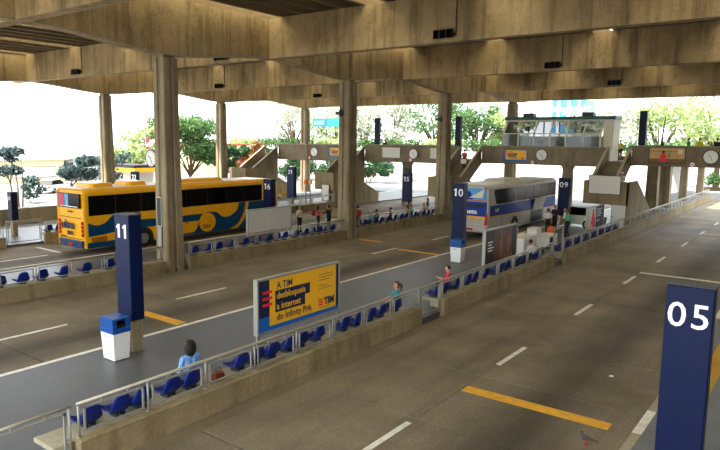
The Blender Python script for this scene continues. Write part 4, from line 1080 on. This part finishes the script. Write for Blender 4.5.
rp_ = person('seated person in a red shirt looking at a phone', (XS, 21.0, PZ), PI / 2 + .5, 'sit', (206, 26, 56), (40, 44, 70), style='short', vox=.009, lh=(-.05, .36, .92), rh=(.06, .37, .90), skin=(200, 148, 120))
ph_ = thing('phone', 'dark phone held by the person in red', 'phone', rp_.matrix_basis @ Vector((0, .47, 1.0)), PI / 2 + .5)
MB().rbox(-.04, .04, -.006, .006, -.08, .08, .004).build('case', 'black', ph_); MB().box(-.035, .035, -.008, -.006, -.07, .07).build('screen', 'bus grey glass', ph_)
person('seated person with dark hair in a white top beyond the wood coloured advert', (XS, 29.3, PZ), PI / 2 - .4, 'sit', (226, 226, 222), (50, 50, 60), style='short', lean=.1)
# group boarding the silver and blue bus
person('person in a white shirt carrying an orange bag by the silver bus', (-15.1, 41.3, PZ), .9, 'stand', (224, 224, 220), (30, 32, 40), rh=(.28, .08, .84), h=1.66)
ob = thing('carrier_bag', 'orange carrier bag hanging from a hand by the silver bus', 'bag', (-14.72, 40.92, PZ + .05)); MB().loft([[(x * q, y * q, z) for x, y in ((-.2, -.12), (.2, -.12), (.2, .12), (-.2, .12))] for z, q in ((0, .9), (.4, 1.05), (.52, .6))]).build('sack', 'orange plastic', ob, bevel=.03)
MB().pipe([(-.08, 0, .5), (-.04, 0, .72), (.04, 0, .72), (.08, 0, .5)], .012, 6).build('handle', 'orange plastic', ob)
person('person in a dark vest over a white shirt facing the group', (-15.3, 43.2, PZ), -2.4, 'stand', (36, 34, 36), (28, 28, 34), h=1.74, rh=(.2, .3, 1.1))
person('person in a white shirt beside the man in green', (-14.3, 42.3, PZ), 1.9, 'stand', (230, 228, 222), (60, 52, 44), hair=(120, 110, 100), h=1.66, lh=(-.2, .32, 1.05))
person('man in a green shirt and dark trousers standing by the railing', (-13.5, 40.6, PZ), 1.2, 'walk', (96, 176, 136), (28, 36, 56), hair=(60, 44, 34), h=1.76, lh=(-.24, .14, .86))
# middle platform
person('man in a white shirt and dark trousers by the blank board', (-28.0, 30.75, PZ), -1.7, 'stand', (214, 206, 180), (26, 26, 32), h=1.72, rh=(.16, .3, 1.15), lh=(-.24, -.04, .84))
person('person with a red backpack and dark trousers seen from behind', (-27.6, 32.2, PZ), -.6, 'stand', (196, 70, 70), (26, 28, 36), h=1.64, style='long', rh=(.3, .4, 1.15))
person('person with dark hair behind the table between two travellers', (-27.9, 33.6, PZ), 2.6, 'stand', (60, 54, 56), (40, 40, 44), h=1.6, style='long')
person('person in a long sleeved black suit reaching to the left', (-26.5, 32.0, PZ), 1.5, 'stand', (18, 18, 24), (18, 18, 24), h=1.76, long_sleeve=True, lh=(-.15, .5, 1.2), rh=(.2, .45, 1.15))
bk = thing('backpack', 'dark red backpack worn by the traveller near the table', 'bag', (-27.78, 31.97, PZ + 1.0), -.6); MB().rbox(-.17, .17, -.12, .08, 0, .45, .05).build('pack', mat('pack red', (150, 46, 46), .8), bk); MB().rbox(-.12, .12, -.17, -.12, .06, .24, .02).build('pocket', 'black', bk)
tb = thing('folding_table', 'small table with yellow papers between the travellers', 'table', (-27.1, 33.0, PZ)); MB().rbox(-.4, .4, -.3, .3, .7, .74, .01).build('table_top', 'white plastic', tb)
for sx in (-1, 1):
    for sy in (-1, 1): MB().tube((sx * .36, sy * .26, 0), (sx * .36, sy * .26, .7), .02, 6).build('leg', 'galvanised steel', tb)
tag(MB().rbox(-.18, .18, -.12, .12, .0, .06, .005).build('paper_pad', 'poster yellow', loc=(-27.1, 33.0, PZ + .742)), 'yellow pad of papers on the small table', 'paper')
person('person in a red shirt standing beside the second column', (-25.6, 34.0, PZ), 1.2, 'stand', (176, 34, 38), (30, 28, 32), h=1.66)
XS2 = X_WALL[1] - .70
for y, sh_, hr, l in ((34.55, (60, 170, 180), (200, 180, 170), 'in a turquoise top with a pale cap'), (35.2, (40, 36, 40), (24, 18, 16), 'in black with bushy dark hair'), (36.9, (160, 60, 60), (40, 24, 20), 'in a dull red top'), (39.0, (206, 196, 180), (30, 22, 20), 'in a cream top'), (39.65, (60, 180, 170), (90, 60, 40), 'in a bright turquoise top'), (41.5, (190, 150, 120), (160, 120, 80), 'in a tan top with light hair')):
    person('waiting person %s behind the railing by sign 15' % l, (XS2, y, PZ), PI / 2 + random.uniform(-.5, .5), 'sit', sh_, (40, 42, 56), hair=hr, vox=.016, h=1.7)
person('person in black and green standing at the end of the seat row', (-25.6, 43.2, PZ), 2.2, 'stand', (30, 40, 40), (196, 160, 140), h=1.6, vox=.016, style='long')
# footbridge and stairs
for x, dz, z, sh_, rz_, l in ((-46.9, 0, 4.5, (196, 30, 40), 2.9, 'in red on the footbridge beside the red pipe'), (-46.2, .6, 4.5, (60, 40, 44), 2.6, 'in brown on the footbridge beside the person in red'), (-35.4, 0, 4.65, (40, 40, 48), 3.0, 'in dark clothes on the footbridge left of the clock'),
                             (-13.9, 2.2, 4.83, (206, 190, 60), 2.8, 'in yellow at the head of the stair'), (-12.7 + 2.2, .6, 5.03, (26, 26, 32), 1.5, 'in dark clothes leaning on the footbridge above the picture poster'), (-8.75, .8, 5.03, (20, 130, 90), 2.0, 'in green on the footbridge near the clock'), (-8.1, 1.3, 5.03, (210, 190, 50), 2.8, 'in bright yellow on the footbridge behind the person in green'), (-6.85, .6, 5.03, (24, 24, 30), 3.0, 'in black on the footbridge right of the clock')):
    person('person ' + l, (x, 51.3 + dz, z), rz_, 'stand', sh_, (40, 40, 50), vox=.017, h=1.62)
person('person in a red shirt climbing the stair beside the third column', (-25.3, 48.6, 3.86), 0.1, 'walk', (200, 50, 44), (30, 30, 40), vox=.016, h=1.66)
person('person in a white shirt climbing the stair behind the one in red', (-25.0, 47.9, 3.36), 0.0, 'walk', (224, 210, 200), (40, 36, 40), vox=.016, h=1.62)
person('person in a white top and cap on the stair landing', (-11.75, 46.1, 2.6), 2.9, 'stand', (226, 222, 214), (60, 50, 50), hair=(220, 210, 196), vox=.016, h=1.6)

# pigeon and litter on the near road
pg = thing('pigeon', 'grey pigeon standing on the road near sign 05', 'pigeon', (-3.6, 12.75, 0), 2.0)
bd = MB(); capsule(bd, (0, -.07, .13), (0, .06, .17), .045, .06); capsule(bd, (0, .07, .19), (0, .10, .25), .035, .028); capsule(bd, (0, .10, .27), (0, .115, .275), .03, .026)
me = bd.mesh('body', 'pigeon grey'); t_ = bpy.data.objects.new('b', me); COL.objects.link(t_); r_ = t_.modifiers.new('r', 'REMESH'); r_.mode = 'VOXEL'; r_.voxel_size = .01
me2 = bpy.data.meshes.new_from_object(t_.evaluated_get(bpy.context.evaluated_depsgraph_get())); bpy.data.objects.remove(t_); me2.materials.clear(); me2.materials.append(mm('pigeon grey')); obj('body', me2, pg)
MB().hexa([(-.03, -.1, .12), (.03, -.1, .12), (.03, -.1, .14), (-.03, -.1, .14), (-.045, -.24, .07), (.045, -.24, .07), (.045, -.24, .08), (-.045, -.24, .08)]).build('tail', 'black', pg)
MB().tube((0, .14, .272), (0, .17, .262), .007, 6, .002).build('beak', 'dark steel', pg)
for sx in (-.025, .025): MB().tube((sx, 0, .0), (sx, 0, .1), .006, 6).box(sx - .015, sx + .015, -.01, .04, 0, .008).build('leg', 'lamp red', pg)
tag(MB().loft([[(-.05, -.03, 0), (.05, -.04, 0), (.06, .03, 0), (-.04, .04, 0)], [(-.04, -.03, .02), (.05, -.03, .012), (.05, .03, .025), (-.04, .03, .01)]]).build('paper_scrap', 'number white', loc=(-4.3, 17.1, .001)), 'scrap of white paper on the road before sign 05', 'litter')

wp = thing('notice_board', 'white panel on the stair block behind the second column', 'board', (-38.35, 45.28, .6)); MB().box(0, .85, -.04, 0, 0, 1.45).build('panel', 'board white', wp); MB().box(-.03, 0, -.05, 0, -.03, 1.48).box(.85, .88, -.05, 0, -.03, 1.48).box(0, .85, -.05, 0, 1.45, 1.48).box(0, .85, -.05, 0, -.03, 0).build('frame', 'dark steel', wp)
for x, c, l in ((-40.3, 'orange plastic', 'orange'), (-39.75, 'poster yellow', 'yellow')):
    bx_ = thing('call_box', 'small %s call box on a post by the stair block' % l, 'call box', (x, 45.2, PZ)); MB().rbox(-.17, .17, -.1, .1, 1.9, 2.25, .02).build('box', c, bx_); MB().tube((0, 0, 0), (0, 0, 1.9), .04, 8).build('post', 'dark steel', bx_)
# ------------------------------------------------------------------ trees, hedges and buildings outside
def leaves(name, blobs, n, size, mt, parent):
    w = np.array([b[3] * b[4] * b[5] for b in blobs]) ** .7; w /= w.sum()
    idx = RNG.choice(len(blobs), n, p=w); B = np.array(blobs)[idx]
    d = RNG.normal(size=(n, 3)); d /= np.linalg.norm(d, axis=1)[:, None]
    c = B[:, :3] + d * B[:, 3:6] * (RNG.random(n)[:, None] ** .45)
    a = RNG.normal(size=(n, 3)); a /= np.linalg.norm(a, axis=1)[:, None]
    b = np.cross(a, RNG.normal(size=(n, 3))); b /= np.linalg.norm(b, axis=1)[:, None]
    s = size * (.6 + .8 * RNG.random(n))[:, None]
    V = np.stack([c - a * s, c - b * s * .45, c + a * s, c + b * s * .45], 1).reshape(-1, 3)
    me = bpy.data.meshes.new(name); me.vertices.add(4 * n); me.vertices.foreach_set('co', V.ravel()); me.loops.add(4 * n); me.loops.foreach_set('vertex_index', np.arange(4 * n, dtype=np.int32))
    me.polygons.add(n); me.polygons.foreach_set('loop_start', np.arange(0, 4 * n, 4, dtype=np.int32)); me.polygons.foreach_set('loop_total', np.full(n, 4, dtype=np.int32)); me.update(); me.validate()
    me.materials.append(mm(mt)); return obj(name, me, parent)
def tree(loc, top, spread, label, mt, n=2600, size=.35, base=.3, stems=1, group=None, blobn=9, flat=.6):
    t = thing('tree', label, 'tree', loc, 0, group); tk = MB(); blobs = []
    for k in range(blobn):
        a = random.uniform(0, 2 * PI); r = spread * math.sqrt(random.random()) * .75; z = random.uniform(base + .15, .88) * top
        q = spread * random.uniform(.28, .48); blobs.append((r * math.cos(a), r * math.sin(a), z, q, q, q * flat * 1.2))
    for s in range(stems):
        ox, oy = (random.uniform(-.5, .5), random.uniform(-.5, .5)) if stems > 1 else (0, 0); r0 = .03 * top / (1 if stems == 1 else 2)
        mid = (ox * 1.6, oy * 1.6, top * base); tk.tube((ox, oy, -.1), mid, r0, 8, r0 * .75)
        for b in blobs[s::stems]:
            m2 = (mid[0] * .5 + b[0] * .5 + random.uniform(-.3, .3), mid[1] * .5 + b[1] * .5, mid[2] * .4 + b[2] * .6); tk.tube(mid, m2, r0 * .5, 6, r0 * .3); tk.tube(m2, b[:3], r0 * .3, 6, r0 * .12)
    tk.build('trunk', 'tree bark', t); leaves('crown', blobs, n, size, mt, t); return t
# left of the roof
tree((-57, 26.2, 0), 5.7, 1.6, 'slim multi stemmed tree beyond the boundary wall near the far sign', 'leaf slate', 700, .22, .35, 4)
tree((-57, 32.0, 0), 6.5, 1.9, 'dense slim tree just left of the first roof edge column', 'leaf slate', 1700, .22, .25, 3)
tree((-60, 29.0, 0), 2.4, 1.6, 'low shrub with dark leaves between the two slim trees', 'leaf slate', 500, .2, .1, 3)
tree((-62, 38.5, 0), 5.0, 2.2, 'slate leaved shrub right of the first roof edge column', 'leaf slate', 700, .22, .2, 3)
tree((-70, 46.0, 0), 8.0, 4.0, 'pale green tree between the roof edge column and the clock', 'leaf bright', 1700, .32, .25)
tree((-72, 56.5, 0), 9.4, 5.2, 'leafy green tree directly right of the near concrete column', 'leaf mid', 6500, .3, .1, blobn=16)
tree((-68, 61.5, 0), 5.4, 3.2, 'dark green tree below the leafy tree by the second roof edge column', 'leaf dark', 4200, .28, .05, blobn=12)
tree((-64, 61.0, 0), 6.0, 2.4, 'red tinged shrub beside the second roof edge column', 'leaf red', 1200, .3, .2, 3)
tree((-66, 64.5, 0), 5.2, 2.4, 'dark shrub left of the far footbridge stair', 'leaf dark', 1400, .3, .1, 3)
for x, y, hh, l in ((-74, 72, 4.6, 'dark green shrub left of sign 21 under the footbridge'), (-67, 74, 5.0, 'dark green shrub behind sign 21'), (-60, 73, 4.4, 'dark green shrub behind the red pipe'), (-54.5, 75, 4.8, 'dark green shrub under the advert by the second column')):
    tree((x, y, 0), hh, 3.4, l, 'leaf dark' if x > -70 else 'leaf mid', 1900, .3, .05, 3)
far = [(-88, 95, 15, 7.0, 'leaf pale', 'pale blossoming tree left of the third roof edge column'), (-80, 99, 13.5, 6.0, 'leaf bright', 'bright leaved tree behind the far footbridge clock'), (-74, 100, 16, 6.5, 'leaf pale', 'pale tree around the blue road sign'),
       (-66, 98, 15, 6.5, 'leaf pale', 'pale tree right of the second column'), (-57, 98, 15, 6.5, 'leaf mid', 'green tree left of the third column'), (-49, 99, 13.5, 5.0, 'leaf mid', 'green tree right of the third column'), (-44, 100, 11.5, 4.5, 'leaf bright', 'bright tree left of the glass booth'),
       (-28, 98, 13.5, 6.0, 'leaf pale', 'pale tree right of the glass booth'), (-21, 102, 13.5, 6.0, 'leaf bright', 'bright tree behind the tall blue totem'), (-13, 100, 14, 6.5, 'leaf bright', 'bright tree above the picture poster'), (-5, 104, 14, 6.5, 'leaf mid', 'green tree over the far end of the empty road')]
for x, y, h_, sp, mt_, l in far: tree((x, y, 0), h_, sp, l, mt_, 2100, .34, .3, blobn=14)
# hedge on a white retaining wall across the far side
struct('wall_retaining', MB().box(-130, -17.5, 90.6, 91.2, -.1, 4.4), 'white house paint')
for k, x in enumerate(range(-104, -17, 8)):
    hd_ = thing('hedge', 'clipped green hedge on the white retaining wall', 'hedge', (x, 89.9 + .0, 0), 0, 'hedges on the retaining wall')
    MB().rbox(0, 7.9, 1.5, 3.4, -.1, 4.6, .02).build('planter', 'white house paint', hd_)
    leaves('foliage', [(1.0 + 1.5 * j, 2.4, 5.6, 1.2, .8, 1.0) for j in range(5)], 900, .28, 'leaf mid' if k % 3 else 'leaf bright', hd_)
for x, l in ((-14, 'low green hedge at the end of the empty road'), (-6, 'low green hedge beyond the last pier'),):
    hd_ = thing('hedge', l, 'hedge', (x, 96, 0)); MB().box(0, 7.5, .6, .8, 0, .5).build('stems', 'tree bark', hd_); leaves('foliage', [(1 + 1.4 * j, .7, 1.6, 1.1, .8, 1.0) for j in range(5)], 900, .26, 'leaf mid', hd_)

def building(loc, w, d, h, label, wall_m, roof_m='white house paint', rows=1, cols=6, rz=0, wz=.5, wh=.25, glass_m='bus glass', face='+x'):
    t = thing('building', label, 'building', loc, rz); MB().box(-d, 0, 0, w, 0, h).build('wall', wall_m, t); MB().box(-d - .5, .5, -.5, w + .5, h, h + .35).build('roof', roof_m, t)
    for r in range(rows):
        for c in range(cols):
            a = w * (c + .15) / cols; b = w * (c + .85) / cols; z0 = h * (r + wz) / rows; z1 = z0 + h / rows * wh
            f = MB().box(0, .06, a, b, z0, z1).build('window', 'dark steel', t); MB().box(.06, .07, a + .08, b - .08, z0 + .08, z1 - .08).build('pane', glass_m, f)
    return t
building((-88, 30, 0), 17, 12, 3.0, 'low yellow fronted building behind the slim trees', 'yellow house paint', cols=2, wz=.2, wh=.5, glass_m='white plastic')
building((-88, 48.4, 0), 16, 12, 3.1, 'white building with dark strip windows left of the yellow bus', 'white house paint', cols=4, wz=.62, wh=.25)
building((-90, 72, 0), 12, 12, 5.0, 'pale house with orange front behind the red shrub', 'yellow house paint', 'tile red', cols=3)
bt_ = thing('building', 'blue tower with white bands far behind the glass booth', 'building', (-92, 250, 0)); MB().box(0, 13, 0, 12, 0, 23).build('wall', 'tower blue', bt_)
for k in range(4): MB().box(-.2, 13.2, -.2, 0, 3 + 5.2 * k, 4.4 + 5.2 * k).build('balcony_band', 'white house paint', bt_)
for k in range(3): MB().box(2 + 4 * k, 3.2 + 4 * k, -.15, 0, 1, 22.5).build('window_strip', 'number white', bt_)
building((-64, 80, 0), 10, 6, 4.0, 'white house with small dark windows under the footbridge behind sign 15', 'white house paint', rows=2, cols=4, rz=-PI / 2, wz=.4, wh=.3)
# street furniture outside
gn = thing('road_sign_gantry', 'blue direction sign on two posts behind the far footbridge', 'sign', (-69.8, 80, 0)); MB().box(0, 3.0, -.05, .05, 8.4, 9.7).build('sign_panel', mat('sign blue', (30, 100, 160), .5), gn); MB().box(3.1, 6.0, -.05, .05, 8.4, 9.7).build('sign_panel', mat('sign teal', (30, 120, 130), .5), gn)
for x in (.5, 5.5): MB().tube((x, .1, 0), (x, .1, 9.8), .12, 8).build('post', 'galvanised steel', gn)
for a_ in (.2, .55): MB().box(.4, 2.4, -.06, -.05, 8.6 + a_, 8.7 + a_).build('text_line', 'number white', gn)
s22 = thing('stop_totem', 'small blue sign numbered 22 beyond the clock column', 'sign', (-60.3, 40, 0)); MB().rbox(-.6, .6, -.15, .15, .8, 2.6, .02).build('panel', 'totem dark blue', s22); MB().tube((0, 0, 0), (0, 0, .8), .12, 8).build('post', 'dark steel', s22)
text('number', '22', .8, (0, -.155, 1.7), '-y', 'number white', s22, .01, 'CENTER')
ks = thing('kiosk', 'kiosk with a yellow canopy behind the clock column', 'kiosk', (-64, 41.5, 0)); MB().box(-2, 2, 0, 2, 0, 2.4).build('hut', 'white house paint', ks); MB().box(-2.6, 2.6, -.8, 2.4, 2.4, 2.9).build('canopy', 'poster yellow', ks); MB().box(-2.6, 2.6, -.85, 2.45, 2.9, 3.2).build('fascia', 'black', ks); MB().box(.6, 1.6, -.02, 0, .9, 2.1).build('poster', 'poster red', ks)
ban = thing('banner_pole', 'red vertical banner on a pole behind the clock', 'banner', (-69, 47.5, 0)); MB().tube((0, 0, 0), (0, 0, 7.2), .08, 8).build('pole', 'galvanised steel', ban)
for k in range(3): MB().box(.1, .7, -.03, .03, 3.4 + 1.1 * k, 4.0 + 1.1 * k).build('banner', 'poster red', ban)
for x, y, c, l in ((-70, 36, 'white plastic', 'white car parked outside beyond the boundary wall'), (-74, 41.5, 'bus silver', 'silver car parked outside behind the white one'), (-45, 79, 'white plastic', 'white car under the footbridge left of sign 15'), (-22, 84, 'white plastic', 'white car parked near the last piers'), (-4.0, 91, 'lamp red', 'red car at the far end of the empty road')):
    car((x, y, 0), .6, c, l)
